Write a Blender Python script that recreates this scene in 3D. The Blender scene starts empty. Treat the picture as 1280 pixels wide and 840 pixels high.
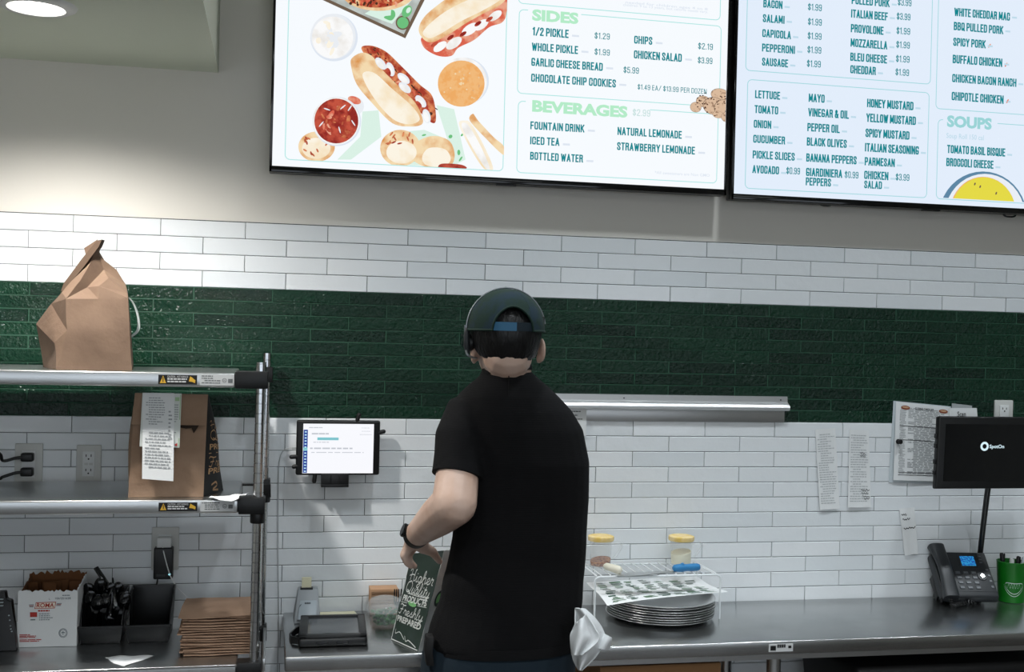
import bpy, bmesh, math, random
from mathutils import Vector, Matrix, noise
random.seed(7)
PI = math.pi
SC = bpy.context.scene
COL = SC.collection

# ------------------------------------------------------------------ camera
F_PX, YAW, PITCH, ROLL = 1431.065, 0.2056, -0.0029, 0.0247
CAM = Vector((0.5582, -3.4186, 1.7189))
ZT = 2.0195                       # height of the top line of the wall tiles
_cy, _sy, _cp, _sp = math.cos(YAW), math.sin(YAW), math.cos(PITCH), math.sin(PITCH)
FWD = Vector((_sy*_cp, _cy*_cp, _sp)); _r0 = Vector((_cy, -_sy, 0)); _u0 = _r0.cross(FWD)
RIGHT = math.cos(ROLL)*_r0 + math.sin(ROLL)*_u0
UP = -math.sin(ROLL)*_r0 + math.cos(ROLL)*_u0
cd = bpy.data.cameras.new('camera'); cam = bpy.data.objects.new('camera', cd); COL.objects.link(cam)
cd.sensor_width = 36; cd.sensor_fit = 'HORIZONTAL'; cd.lens = F_PX/1280*36; cd.clip_start = .05
cam.matrix_world = Matrix(((RIGHT.x, UP.x, -FWD.x, CAM.x), (RIGHT.y, UP.y, -FWD.y, CAM.y), (RIGHT.z, UP.z, -FWD.z, CAM.z), (0, 0, 0, 1)))
SC.camera = cam

# ------------------------------------------------------------------ light and exposure
SC.view_settings.view_transform = 'Standard'; SC.view_settings.look = 'None'
SC.view_settings.exposure = 0.0; SC.view_settings.gamma = 1.0; SC.view_settings.use_curve_mapping = False
w = bpy.data.worlds.new('world'); SC.world = w; w.use_nodes = True
w.node_tree.nodes['Background'].inputs[0].default_value = (.8, .9, 1, 1); w.node_tree.nodes['Background'].inputs[1].default_value = .05
CEIL = 3.3
def spot(name, loc, power, ang=110, blend=.7, rad=.07, col=(1, .97, .93), aim=(0, 0, -1)):
    l = bpy.data.lights.new(name, 'SPOT'); l.energy = power; l.spot_size = math.radians(ang); l.spot_blend = blend
    l.shadow_soft_size = rad; l.color = col
    o = bpy.data.objects.new(name, l); o.location = loc; COL.objects.link(o)
    o.rotation_euler = Vector(aim).to_track_quat('-Z', 'Y').to_euler()
def area(name, loc, power, sx, sy, col=(1, 1, 1), aim=(0, 0, -1)):
    l = bpy.data.lights.new(name, 'AREA'); l.energy = power; l.shape = 'RECTANGLE'; l.size = sx; l.size_y = sy; l.color = col
    o = bpy.data.objects.new(name, l); o.location = loc; COL.objects.link(o)
    o.rotation_euler = Vector(aim).to_track_quat('-Z', 'Y').to_euler()
SOFZ = 2.449
LAMP = Vector((0.005, -.60, SOFZ))
spot('soffit_lamp', LAMP + Vector((0, 0, -.004)), 178, 150, 1.0, .05)
for i, x in enumerate((1.15, 2.0, 2.85, 3.7)):
    spot('counter_lamp', (x, -.85, CEIL-.02), 62, 99, .9, .07, (.88, .95, 1))
for x in (-.35, 1.0, 2.4):
    spot('aisle_lamp', (x, -2.75, CEIL-.02), 128, 122, .7, .10, (.93, .97, 1))
area('rear_fill_panel', (1.6, -5.2, CEIL-.03), 30, 2.4, .6, (.93, .97, 1))  # added unseen area lamp behind the camera, for general frontal fill

# ------------------------------------------------------------------ helpers
def A(px, py, y):                 # point of the place seen at that pixel, at depth y
    d = RIGHT*((px-640)/F_PX) - UP*((py-420)/F_PX) + FWD
    return CAM + d*((y-CAM.y)/d.y)
def Z(px, py, z):                 # ... at height z
    d = RIGHT*((px-640)/F_PX) - UP*((py-420)/F_PX) + FWD
    return CAM + d*((z-CAM.z)/d.z)
def lin(h):
    h = h.lstrip('#'); c = [int(h[i:i+2], 16)/255 for i in (0, 2, 4)]
    return tuple(x/12.92 if x <= .04045 else ((x+.055)/1.055)**2.4 for x in c) + (1,)
MATS = {}
def mat(name, hexc, rough=.5, metal=0, spec=.5, bump=None, var=None, emit=0, trans=0, alpha=1, sheen=0, stretch=None, ior=1.45):
    """bump=(scale, strength, distance)  var=(hex2, scale, lo, hi) colour mottling"""
    if name in MATS: return MATS[name]
    m = bpy.data.materials.new(name); m.use_nodes = True; nt = m.node_tree; b = nt.nodes['Principled BSDF']
    c = lin(hexc)
    b.inputs['Base Color'].default_value = c; b.inputs['Roughness'].default_value = rough
    b.inputs['Metallic'].default_value = metal; b.inputs['Specular IOR Level'].default_value = spec
    b.inputs['IOR'].default_value = ior
    b.inputs['Transmission Weight'].default_value = trans; b.inputs['Alpha'].default_value = alpha
    tc = nt.nodes.new('ShaderNodeTexCoord'); src = tc.outputs['Object']
    if stretch:
        mp = nt.nodes.new('ShaderNodeMapping'); mp.inputs['Scale'].default_value = stretch
        nt.links.new(src, mp.inputs['Vector']); src = mp.outputs['Vector']
    csock = None
    if var:
        n = nt.nodes.new('ShaderNodeTexNoise'); n.inputs['Scale'].default_value = var[1]; n.inputs['Detail'].default_value = 5
        r = nt.nodes.new('ShaderNodeValToRGB'); r.color_ramp.elements[0].position = var[2]; r.color_ramp.elements[1].position = var[3]
        r.color_ramp.elements[0].color = c; r.color_ramp.elements[1].color = lin(var[0])
        nt.links.new(src, n.inputs['Vector']); nt.links.new(n.outputs['Fac'], r.inputs['Fac']); csock = r.outputs['Color']
        nt.links.new(csock, b.inputs['Base Color'])
    if emit:
        b.inputs['Emission Strength'].default_value = emit; b.inputs['Emission Color'].default_value = c
        if csock: nt.links.new(csock, b.inputs['Emission Color'])
        if csock:
            for l in list(nt.links):
                if l.to_socket == b.inputs['Base Color']: nt.links.remove(l)
        b.inputs['Base Color'].default_value = (.01, .01, .01, 1)
    if bump:
        n = nt.nodes.new('ShaderNodeTexNoise'); n.inputs['Scale'].default_value = bump[0]; n.inputs['Detail'].default_value = 4
        bn = nt.nodes.new('ShaderNodeBump'); bn.inputs['Strength'].default_value = bump[1]; bn.inputs['Distance'].default_value = bump[2]
        nt.links.new(src, n.inputs['Vector']); nt.links.new(n.outputs['Fac'], bn.inputs['Height']); nt.links.new(bn.outputs['Normal'], b.inputs['Normal'])
    MATS[name] = m
    return m
ORG = {}
def cat_rom(pts, n=6, closed=False):
    pts = [Vector(p) for p in pts]; out = []
    N = len(pts)
    for i in range(N if closed else N-1):
        if closed: p0, p1, p2, p3 = pts[i-1], pts[i], pts[(i+1) % N], pts[(i+2) % N]
        else: p0, p1, p2, p3 = pts[max(i-1, 0)], pts[i], pts[i+1], pts[min(i+2, N-1)]
        for k in range(n):
            t = k/n
            out.append(.5*((2*p1)+(p2-p0)*t+(2*p0-5*p1+4*p2-p3)*t*t+(3*p1-p0-3*p2+p3)*t**3))
    if not closed: out.append(pts[-1])
    return out
class MB:
    def __init__(s): s.v = []; s.f = []; s.m = []; s.mi = 0; s.T = None
    def add(s, vs, fs):
        o = len(s.v)
        s.v += [(s.T @ Vector(p)) if s.T else Vector(p) for p in vs]
        for f in fs: s.f.append(tuple(o+i for i in f)); s.m.append(s.mi)
    def box(s, c, d, R=None):
        c = Vector(c); vs = []
        for x in (-.5, .5):
            for y in (-.5, .5):
                for z in (-.5, .5):
                    p = Vector((x*d[0], y*d[1], z*d[2])); vs.append(c+((R @ p) if R else p))
        s.add(vs, [(0, 1, 3, 2), (4, 6, 7, 5), (0, 4, 5, 1), (2, 3, 7, 6), (0, 2, 6, 4), (1, 5, 7, 3)])
    def box2(s, a, b): s.box([(a[i]+b[i])/2 for i in range(3)], [abs(b[i]-a[i]) for i in range(3)])
    def hexa(s, bot, top):        # 4 + 4 corners, counter-clockwise from above
        s.add(list(bot)+list(top), [(3, 2, 1, 0), (4, 5, 6, 7), (0, 1, 5, 4), (1, 2, 6, 5), (2, 3, 7, 6), (3, 0, 4, 7)])
    def loft(s, rings, cap=True, closed=True):
        n = len(rings[0]); vs = [p for r in rings for p in r]; fs = []
        for i in range(len(rings)-1):
            for j in range(n if closed else n-1):
                k = (j+1) % n; fs.append((i*n+j, i*n+k, (i+1)*n+k, (i+1)*n+j))
        if cap: fs.append(tuple(range(n-1, -1, -1))); fs.append(tuple((len(rings)-1)*n+j for j in range(n)))
        s.add(vs, fs)
    def tube(s, pts, r, seg=10, cap=True):
        pts = [Vector(p) for p in pts]; rs = r if isinstance(r, (list, tuple)) else [r]*len(pts)
        rings = []; up = None
        for i, p in enumerate(pts):
            t = (pts[min(i+1, len(pts)-1)]-pts[max(i-1, 0)]).normalized()
            if up is None: up = t.orthogonal().normalized()
            up = (up-t*up.dot(t))
            up = up.normalized() if up.length > 1e-6 else t.orthogonal().normalized()
            b = t.cross(up)
            rings.append([p+(up*math.cos(2*PI*k/seg)+b*math.sin(2*PI*k/seg))*rs[i] for k in range(seg)])
        s.loft(rings, cap)
    def lathe(s, prof, c=(0, 0, 0), seg=32, axis=None):
        c = Vector(c); q = Vector((0, 0, 1)).rotation_difference(Vector(axis).normalized()) if axis else None
        rings = []
        for r, z in prof:
            ring = []
            for k in range(seg):
                p = Vector((r*math.cos(2*PI*k/seg), r*math.sin(2*PI*k/seg), z)); ring.append(c+((q @ p) if q else p))
            rings.append(ring)
        s.loft(rings, True)
    def cyl(s, a, b, r, seg=20): s.tube([a, b], r, seg)
    def ell(s, c, r, R=None, nu=20, nv=12):
        c = Vector(c); rings = []
        for i in range(1, nv):
            th = PI*i/nv; ring = []
            for k in range(nu):
                p = Vector((r[0]*math.sin(th)*math.cos(2*PI*k/nu), r[1]*math.sin(th)*math.sin(2*PI*k/nu), -r[2]*math.cos(th)))
                ring.append(c+((R @ p) if R else p))
            rings.append(ring)
        o = len(s.v); s.loft(rings, True)
    def cap(s, p0, p1, r0, r1, seg=14):
        p0, p1 = Vector(p0), Vector(p1); d = (p1-p0).normalized(); pts = []; rs = []
        for a in (80, 55, 28): pts.append(p0-d*r0*math.sin(math.radians(a))); rs.append(r0*math.cos(math.radians(a)))
        pts.append(p0); rs.append(r0); pts.append(p1); rs.append(r1)
        for a in (28, 55, 80): pts.append(p1+d*r1*math.sin(math.radians(a))); rs.append(r1*math.cos(math.radians(a)))
        s.tube(pts, rs, seg)
    def chain(s, pts, rs):
        for i in range(len(pts)-1): s.cap(pts[i], pts[i+1], rs[i], rs[i+1])
    def prism(s, poly, h, O, X, Y):      # 2D outline extruded by h along X x Y
        O, X, Y = Vector(O), Vector(X), Vector(Y); N = X.cross(Y).normalized(); n = len(poly)
        vs = [O+X*a+Y*b for a, b in poly]+[O+X*a+Y*b+N*h for a, b in poly]
        s.add(vs, [tuple(range(n-1, -1, -1)), tuple(range(n, 2*n))]+[(i, (i+1) % n, n+(i+1) % n, n+i) for i in range(n)])
    def grid(s, fn, nu, nv):
        vs = [fn(i/nu, j/nv) for j in range(nv+1) for i in range(nu+1)]; W = nu+1
        s.add(vs, [(j*W+i, j*W+i+1, (j+1)*W+i+1, (j+1)*W+i) for j in range(nv) for i in range(nu)])
    def build(s, name, m, parent=None, smooth=35, bevel=0, seg=2, solid=0, sub=0, remesh=0, smit=0, flat=False):
        me = bpy.data.meshes.new(name)
        org = ORG[parent.name] if parent is not None else None
        if parent is None:
            lo = [min(p[i] for p in s.v) for i in range(3)]; hi = [max(p[i] for p in s.v) for i in range(3)]
            org = Vector(((lo[0]+hi[0])/2, (lo[1]+hi[1])/2, lo[2]))
        me.from_pydata([p-org for p in s.v], [], s.f); me.update()
        ms = m if isinstance(m, (list, tuple)) else [m]
        for x in ms: me.materials.append(x)
        if len(ms) > 1: me.polygons.foreach_set('material_index', s.m)
        bm = bmesh.new(); bm.from_mesh(me); bmesh.ops.recalc_face_normals(bm, faces=bm.faces) if not flat else None
        bm.to_mesh(me); bm.free()
        o = bpy.data.objects.new(name, me); COL.objects.link(o)
        if solid: md = o.modifiers.new('s', 'SOLIDIFY'); md.thickness = solid; md.offset = 0
        if remesh:
            md = o.modifiers.new('r', 'REMESH'); md.mode = 'VOXEL'; md.voxel_size = remesh; md.use_smooth_shade = True
            md = o.modifiers.new('s', 'SMOOTH'); md.factor = .5; md.iterations = smit or 4
        if bevel:
            md = o.modifiers.new('b', 'BEVEL'); md.width = bevel; md.segments = seg; md.limit_method = 'ANGLE'; md.angle_limit = math.radians(38)
        if sub: md = o.modifiers.new('u', 'SUBSURF'); md.levels = md.render_levels = sub
        if o.modifiers:
            dg = bpy.context.evaluated_depsgraph_get(); me2 = bpy.data.meshes.new_from_object(o.evaluated_get(dg))
            o.modifiers.clear(); o.data = me2; bpy.data.meshes.remove(me); me = me2; me.name = name
        if not flat:
            me.polygons.foreach_set('use_smooth', [True]*len(me.polygons))
            if not remesh and smooth < 180: me.set_sharp_from_angle(angle=math.radians(smooth))
        if parent is not None: o.parent = parent; ORG[o.name] = org
        else: o.location = org; ORG[o.name] = org
        return o
def tag(o, label=None, cat=None, group=None, kind=None):
    if label: o['label'] = label
    if cat: o['category'] = cat
    if group: o['group'] = group
    if kind: o['kind'] = kind
    return o
def root(name, loc, label, cat, group=None):
    o = bpy.data.objects.new(name, None); COL.objects.link(o); o.location = loc; o.empty_display_size = .05
    ORG[o.name] = Vector(loc); return tag(o, label, cat, group)
def copy_tree(o, loc, rz=0, label=None):
    c = o.copy(); COL.objects.link(c); c.location = loc; c.rotation_euler = (0, 0, rz)
    if label: c['label'] = label
    for ch in o.children:
        d = ch.copy(); COL.objects.link(d); d.parent = c
        for g in ch.children: e = g.copy(); COL.objects.link(e); e.parent = d
    return c
_TX = {}
def text_geo(s, bold=0):
    k = (s, bold)
    if k not in _TX:
        cu = bpy.data.curves.new('t', 'FONT'); cu.body = s; cu.size = 1; cu.offset = bold; cu.resolution_u = 3; cu.fill_mode = 'FRONT'
        o = bpy.data.objects.new('t', cu); COL.objects.link(o)
        dg = bpy.context.evaluated_depsgraph_get(); dg.update()
        me = bpy.data.meshes.new_from_object(o.evaluated_get(dg))
        _TX[k] = ([(v.co.x, v.co.y) for v in me.vertices], [tuple(p.vertices) for p in me.polygons])
        bpy.data.objects.remove(o); bpy.data.curves.remove(cu); bpy.data.meshes.remove(me)
    return _TX[k]
CAPH = max(y for x, y in text_geo('H')[0])
def text(mb, s, fn, w, h, bold=.0, shear=0):
    """lettering w wide and h cap-height, fn maps its (x, y) to the surface"""
    vs, fs = text_geo(s, bold)
    if not vs: return
    x0 = min(v[0] for v in vs); x1 = max(v[0] for v in vs); kx = w/(x1-x0); ky = h/CAPH
    mb.add([fn((x-x0)*kx+shear*y*ky, y*ky) for x, y in vs], fs)
def ribbon(mb, pts, wd, fn, n=5):
    P = cat_rom([(p[0], p[1], 0) for p in pts], n); L = []; R = []
    for i, p in enumerate(P):
        t = (P[min(i+1, len(P)-1)]-P[max(i-1, 0)]); t = t.normalized() if t.length > 1e-9 else Vector((1, 0, 0))
        nrm = Vector((-t.y, t.x, 0))*wd/2
        L.append(fn(*(p+nrm).xy)); R.append(fn(*(p-nrm).xy))
    k = len(P); mb.add(L+R, [(i, k+i, k+i+1, i+1) for i in range(k-1)])
GLY = {
 'H': (.75, [[(0, .8), (.08, .98), (.2, .95), (.2, .5), (.16, 0)], [(.65, 1), (.58, .9), (.55, .5), (.58, .05), (.72, .1)], [(.02, .42), (.35, .55), (.6, .5)]]),
 'i': (.28, [[(0, .1), (.1, .46), (.1, .1), (.18, 0), (.28, .1)], [(.1, .66), (.14, .72)]]),
 'g': (.45, [[(.36, .42), (.2, .5), (.05, .3), (.12, .03), (.28, .1), (.36, .45), (.34, -.2), (.2, -.42), (.05, -.3), (.25, -.08), (.45, .1)]]),
 'h': (.42, [[(0, .1), (.16, .7), (.12, .98), (.06, .8), (.06, 0)], [(.06, .25), (.2, .48), (.3, .4), (.28, .1), (.34, 0), (.42, .1)]]),
 'e': (.38, [[(0, .1), (.2, .25), (.28, .4), (.18, .5), (.06, .35), (.08, .1), (.2, 0), (.38, .12)]]),
 'r': (.32, [[(0, .1), (.1, .55), (.14, .44), (.26, .45), (.22, .1), (.32, .02)]]),
 'Q': (.85, [[(.45, 1), (.15, .8), (.1, .3), (.35, 0), (.65, .2), (.7, .7), (.45, 1), (.3, .85)], [(.3, .2), (.5, .1), (.85, -.1)]]),
 'u': (.42, [[(0, .1), (.08, .48), (.06, .1), (.16, 0), (.28, .15), (.32, .48)], [(.32, .48), (.3, .08), (.42, .08)]]),
 'a': (.42, [[(.3, .42), (.16, .5), (.03, .25), (.1, .0), (.22, .08), (.31, .46)], [(.31, .46), (.3, .06), (.42, .1)]]),
 'l': (.24, [[(0, .1), (.17, .75), (.12, 1), (.05, .8), (.06, .1), (.14, 0), (.24, .1)]]),
 't': (.28, [[(0, .1), (.12, .85)], [(.12, .85), (.08, .1), (.16, 0), (.28, .1)], [(-.02, .58), (.26, .6)]]),
 'y': (.44, [[(0, .3), (.08, .48), (.06, .15), (.16, .03), (.28, .15), (.33, .48)], [(.33, .48), (.3, -.2), (.18, -.42), (.05, -.3), (.22, -.08), (.44, .1)]]),
 'F': (.6, [[(.65, .95), (.4, .9), (.1, 1), (0, .85)], [(.38, .9), (.3, .4), (.2, .02), (.02, .1)], [(.12, .48), (.45, .52)]]),
 's': (.34, [[(0, .1), (.2, .55), (.16, .4), (.28, .2), (.2, .02), (.04, .06)], [(.2, .02), (.34, .1)]]),
}
def script(mb, s, fn, w, h, stroke=.1, shear=.28):
    tot = sum(GLY[c][0] for c in s); x = 0; k = w/tot
    for c in s:
        gw, st = GLY[c]
        for p in st: ribbon(mb, [((x+a)*k+shear*b*h, b*h) for a, b in p], stroke*h, fn)
        x += gw
def printed(mb, fn, x0, x1, y0, y1, rows, fill=.5, wmin=.06, wmax=.2, indent=.15):
    """small unreadable print as rows of dashes on a surface given by fn"""
    for r in range(rows):
        y = y0+(y1-y0)*(r+.5)/rows; h = abs(y1-y0)/rows*fill; x = x0+(x1-x0)*random.choice((0, 0, indent)); W = x1-x0
        end = x0+W*random.choice((1, .95, .8, .6, .9))
        while x < end-.02*W:
            l = min(W*random.uniform(wmin, wmax), end-x)
            mb.add([fn(x, y), fn(x+l, y), fn(x+l, y+h), fn(x, y+h)], [(0, 1, 2, 3)]); x += l+W*.03

# condensed capitals drawn with one even stroke, as on the menu (cap height 1)
def _o(w=.36, r=.16, a=0): return [(r, 1), (w-r, 1), (w-.03, .97), (w, 1-r), (w, r), (w-.03, .03), (w-r, 0), (r, 0), (.03, .03), (0, r), (0, 1-r), (.03, .97), (r, 1)]
CG = {'A': (.4, [[(0, 0), (.2, 1), (.4, 0)], [(.07, .28), (.33, .28)]]), 'B': (.36, [[(0, 0), (0, 1), (.22, 1), (.33, .95), (.34, .75), (.3, .56), (.2, .53), (0, .53)], [(.2, .53), (.33, .48), (.36, .25), (.34, .06), (.22, 0), (0, 0)]]),
 'C': (.36, [[(.36, .66), (.36, .84), (.33, .97), (.2, 1), (.16, 1), (.03, .97), (0, .84), (0, .16), (.03, .03), (.16, 0), (.2, 0), (.33, .03), (.36, .16), (.36, .36)]]),
 'D': (.36, [[(0, 0), (0, 1), (.2, 1), (.33, .96), (.36, .84), (.36, .16), (.33, .04), (.2, 0), (0, 0)]]), 'E': (.3, [[(.3, 1), (0, 1), (0, 0), (.3, 0)], [(0, .52), (.26, .52)]]), 'F': (.3, [[(.3, 1), (0, 1), (0, 0)], [(0, .5), (.26, .5)]]),
 'G': (.36, [[(.36, .78), (.36, .86), (.33, .97), (.18, 1), (.03, .97), (0, .84), (0, .16), (.03, .03), (.18, 0), (.33, .03), (.36, .16), (.36, .42), (.2, .42)]]), 'H': (.38, [[(0, 0), (0, 1)], [(.38, 0), (.38, 1)], [(0, .52), (.38, .52)]]), 'I': (0, [[(0, 0), (0, 1)]]),
 'J': (.26, [[(.26, 1), (.26, .14), (.22, .02), (.1, 0), (0, .02)]]), 'K': (.38, [[(0, 0), (0, 1)], [(.36, 1), (.02, .42)], [(.12, .58), (.38, 0)]]), 'L': (.28, [[(0, 1), (0, 0), (.28, 0)]]), 'M': (.5, [[(0, 0), (.02, 1), (.25, .2), (.48, 1), (.5, 0)]]),
 'N': (.38, [[(0, 0), (0, 1), (.38, 0), (.38, 1)]]), 'O': (.36, [_o()]), 'P': (.35, [[(0, 0), (0, 1), (.22, 1), (.33, .96), (.35, .84), (.35, .6), (.33, .48), (.22, .44), (0, .44)]]), 'Q': (.36, [_o(), [(.22, .2), (.42, -.04)]]),
 'R': (.36, [[(0, 0), (0, 1), (.22, 1), (.33, .96), (.34, .76), (.32, .58), (.2, .53), (0, .53)], [(.2, .53), (.32, .46), (.33, .1), (.37, 0)]]),
 'S': (.34, [[(.34, .74), (.33, .92), (.24, 1), (.1, 1), (.01, .92), (0, .78), (.06, .62), (.28, .38), (.34, .24), (.33, .07), (.24, 0), (.1, 0), (.01, .08), (0, .26)]]), 'T': (.36, [[(0, 1), (.36, 1)], [(.18, 1), (.18, 0)]]),
 'U': (.36, [[(0, 1), (0, .16), (.03, .03), (.14, 0), (.22, 0), (.33, .03), (.36, .16), (.36, 1)]]), 'V': (.4, [[(0, 1), (.2, 0), (.4, 1)]]), 'W': (.58, [[(0, 1), (.14, 0), (.29, .9), (.44, 0), (.58, 1)]]), 'X': (.4, [[(0, 0), (.4, 1)], [(0, 1), (.4, 0)]]),
 'Y': (.4, [[(0, 1), (.2, .45), (.4, 1)], [(.2, .45), (.2, 0)]]), 'Z': (.34, [[(0, 1), (.34, 1), (0, 0), (.34, 0)]]), '0': (.34, [_o(.34)]), '1': (.16, [[(0, .84), (.13, 1), (.13, 0)]]),
 '2': (.34, [[(0, .76), (.01, .92), (.1, 1), (.24, 1), (.33, .92), (.33, .7), (0, .06), (0, 0), (.34, 0)]]), '3': (.34, [[(0, .78), (.02, .94), (.12, 1), (.24, 1), (.33, .93), (.33, .62), (.26, .53), (.12, .53)], [(.26, .53), (.34, .44), (.34, .08), (.24, 0), (.1, 0), (.01, .07), (0, .24)]]),
 '4': (.36, [[(.26, 0), (.26, 1), (0, .24), (.36, .24)]]), '5': (.34, [[(.32, 1), (.03, 1), (.01, .55), (.12, .62), (.24, .62), (.33, .52), (.33, .1), (.24, 0), (.1, 0), (.01, .07), (0, .22)]]),
 '9': (.34, [[(.01, .2), (.02, .06), (.12, 0), (.24, 0), (.33, .1), (.34, .86), (.26, 1), (.1, 1), (0, .9), (0, .56), (.08, .46), (.24, .46), (.33, .56)]]),
 '$': (.34, [[(.34, .72), (.33, .86), (.24, .94), (.1, .94), (.01, .86), (0, .74), (.06, .6), (.28, .4), (.34, .28), (.33, .14), (.24, .06), (.1, .06), (.01, .14), (0, .28)], [(.17, 1.08), (.17, -.08)]]),
 '&': (.42, [[(.42, 0), (.06, .72), (.06, .92), (.16, 1), (.26, .92), (.24, .74), (.02, .38), (0, .14), (.08, 0), (.22, 0), (.36, .2), (.4, .46)]]), '/': (.34, [[(0, -.02), (.34, 1.02)]]), '.': (0, [[(0, 0), (0, .05)]])}
def caps(mb, s, fn, w, h, wt=.15):
    gap = wt+.1; x = 0; items = []
    for c in s:
        if c == ' ': x += .24; continue
        gw, st = CG[c]; items.append((x+wt/2, st)); x += gw+gap
    tot = x-.1; k = w/tot; q = wt*h/2
    def pieces(p):
        out = [[p[0]]]
        for i in range(1, len(p)):
            out[-1].append(p[i])
            if i < len(p)-1:
                d0 = Vector(((p[i][0]-p[i-1][0])*k, (p[i][1]-p[i-1][1])*h)).normalized(); d1 = Vector(((p[i+1][0]-p[i][0])*k, (p[i+1][1]-p[i][1])*h)).normalized()
                if d0.dot(d1) < .35: out.append([p[i]])
        return out
    for x0, st in items:
        for p in [q_ for s_ in st for q_ in pieces(s_)]:
            P = [Vector(((x0+a)*k, (wt/2+b*(1-wt))*h)) for a, b in p]; n = len(P); L = []; R = []
            closed = (P[0]-P[-1]).length < 1e-7
            for i in range(n):
                a_ = P[i-1] if i else (P[-2] if closed else None); b_ = P[i+1] if i < n-1 else (P[1] if closed else None)
                d0 = (P[i]-a_).normalized() if a_ is not None else None; d1 = (b_-P[i]).normalized() if b_ is not None else None
                if d0 is None: d0 = d1
                if d1 is None: d1 = d0
                n0 = Vector((-d0.y, d0.x)); n1 = Vector((-d1.y, d1.x)); mm = n0+n1
                mm = mm.normalized() if mm.length > .05 else n0
                sc = min(1/max(mm.dot(n0), .3), 1.7); mm = mm*q*sc
                e = P[i].copy()
                if not closed and i == 0: e = e-d1*q
                if not closed and i == n-1: e = e+d0*q
                L.append(fn(*(e+mm))); R.append(fn(*(e-mm)))
            mb.add(L+R, [(i, n+i, n+i+1, i+1) for i in range(n-1)])

# ------------------------------------------------------------------ materials
PAINT = mat('wall_paint', 'E9E5DC', .6, bump=(90, .05, .002))
CEILM = mat('ceiling_paint', 'D9DCD3', .7)
SOFM = mat('soffit_paint', 'D2D9C8', .7, bump=(120, .04, .002))
FLOORM = mat('floor_tile', '3E3A37', .4, var=('4A4541', 3, .4, .6))
def tile_mat(name, h1, h2, rough, bump):
    m = mat(name, h1, rough, 0, .5, bump=bump); nt = m.node_tree; b = nt.nodes['Principled BSDF']
    g = nt.nodes.new('ShaderNodeNewGeometry'); r = nt.nodes.new('ShaderNodeValToRGB')
    r.color_ramp.elements[0].color = lin(h1); r.color_ramp.elements[1].color = lin(h2)
    nt.links.new(g.outputs['Random Per Island'], r.inputs['Fac']); nt.links.new(r.outputs['Color'], b.inputs['Base Color'])
    return m
WTILE = tile_mat('white_glazed_tile', 'DFE4E7', 'EBEEF0', .10, (26, .30, .005))
GTILE = tile_mat('green_glazed_tile', '08251A', '0D3423', .11, (100, 1.0, .006))
GROUTW = mat('grey_grout', '4E5150', .9); GROUTG = mat('green_grout', '2A523F', .7)
STEEL = mat('brushed_steel', 'CDCFCF', .28, 1, bump=(40, .08, .001), stretch=(1, 30, 30))
STEELT = mat('worktop_steel', 'BCBEBE', .25, 1, bump=(30, .06, .001), var=('ABADAD', 6, .35, .7))
CHROME = mat('chrome', 'C9CBCC', .16, 1)
ALU = mat('brushed_aluminium', 'C2C3C3', .38, .85)
BLK = mat('black_plastic', '0E0F10', .4, bump=(300, .05, .001))
BLKG = mat('black_gloss_plastic', '08090A', .08)
BLKM = mat('black_matte', '0A0A0B', .6)
DGREY = mat('dark_grey_plastic', '25282B', .45)
GREY = mat('grey_plastic', '9A9D9E', .45)
WHT = mat('white_plastic', 'DCDEDD', .35)
PLATE = mat('outlet_plate', 'C9CAC6', .4)
PAPER = mat('white_paper', 'E6E8E8', .8, bump=(25, .12, .004))
PAPERY = mat('cream_paper', 'D8D4B6', .8)
PAPERG = mat('green_white_paper', 'DADFDA', .8)
INK = mat('grey_ink', '6E7274', .8); INKD = mat('dark_ink', '1B1C1E', .7)
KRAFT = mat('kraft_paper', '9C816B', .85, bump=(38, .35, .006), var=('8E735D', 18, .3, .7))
KRAFT2 = mat('kraft_paper_folded', 'AC8C74', .85, bump=(30, .3, .006), var=('9A7B64', 14, .3, .7))
KRAFTIN = mat('cardboard_brown', '6A4426', .9, bump=(60, .4, .004))
CARD = mat('cardboard', '9C744E', .9, bump=(50, .2, .003))
WCARD = mat('white_cardboard', 'D6D8D8', .7)
def em(name, h, s=1, var=None): return mat(name, h, .35, 0, .2, emit=s, var=var)
DISP1 = em('screen_white', 'F6FAFE', 1.0); DISP2 = em('screen_blue_white', 'E2EDFB', 1.0)
TEAL = em('menu_teal', '12868F', 1); TEALL = em('menu_pale_teal', '9AD3D6', 1); MINT = em('menu_mint', 'B4EBC8', 1); AQUA = em('menu_line', 'A9E4E0', 1)
PALE = em('menu_pale_grey', 'DDE5F0', 1)

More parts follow.
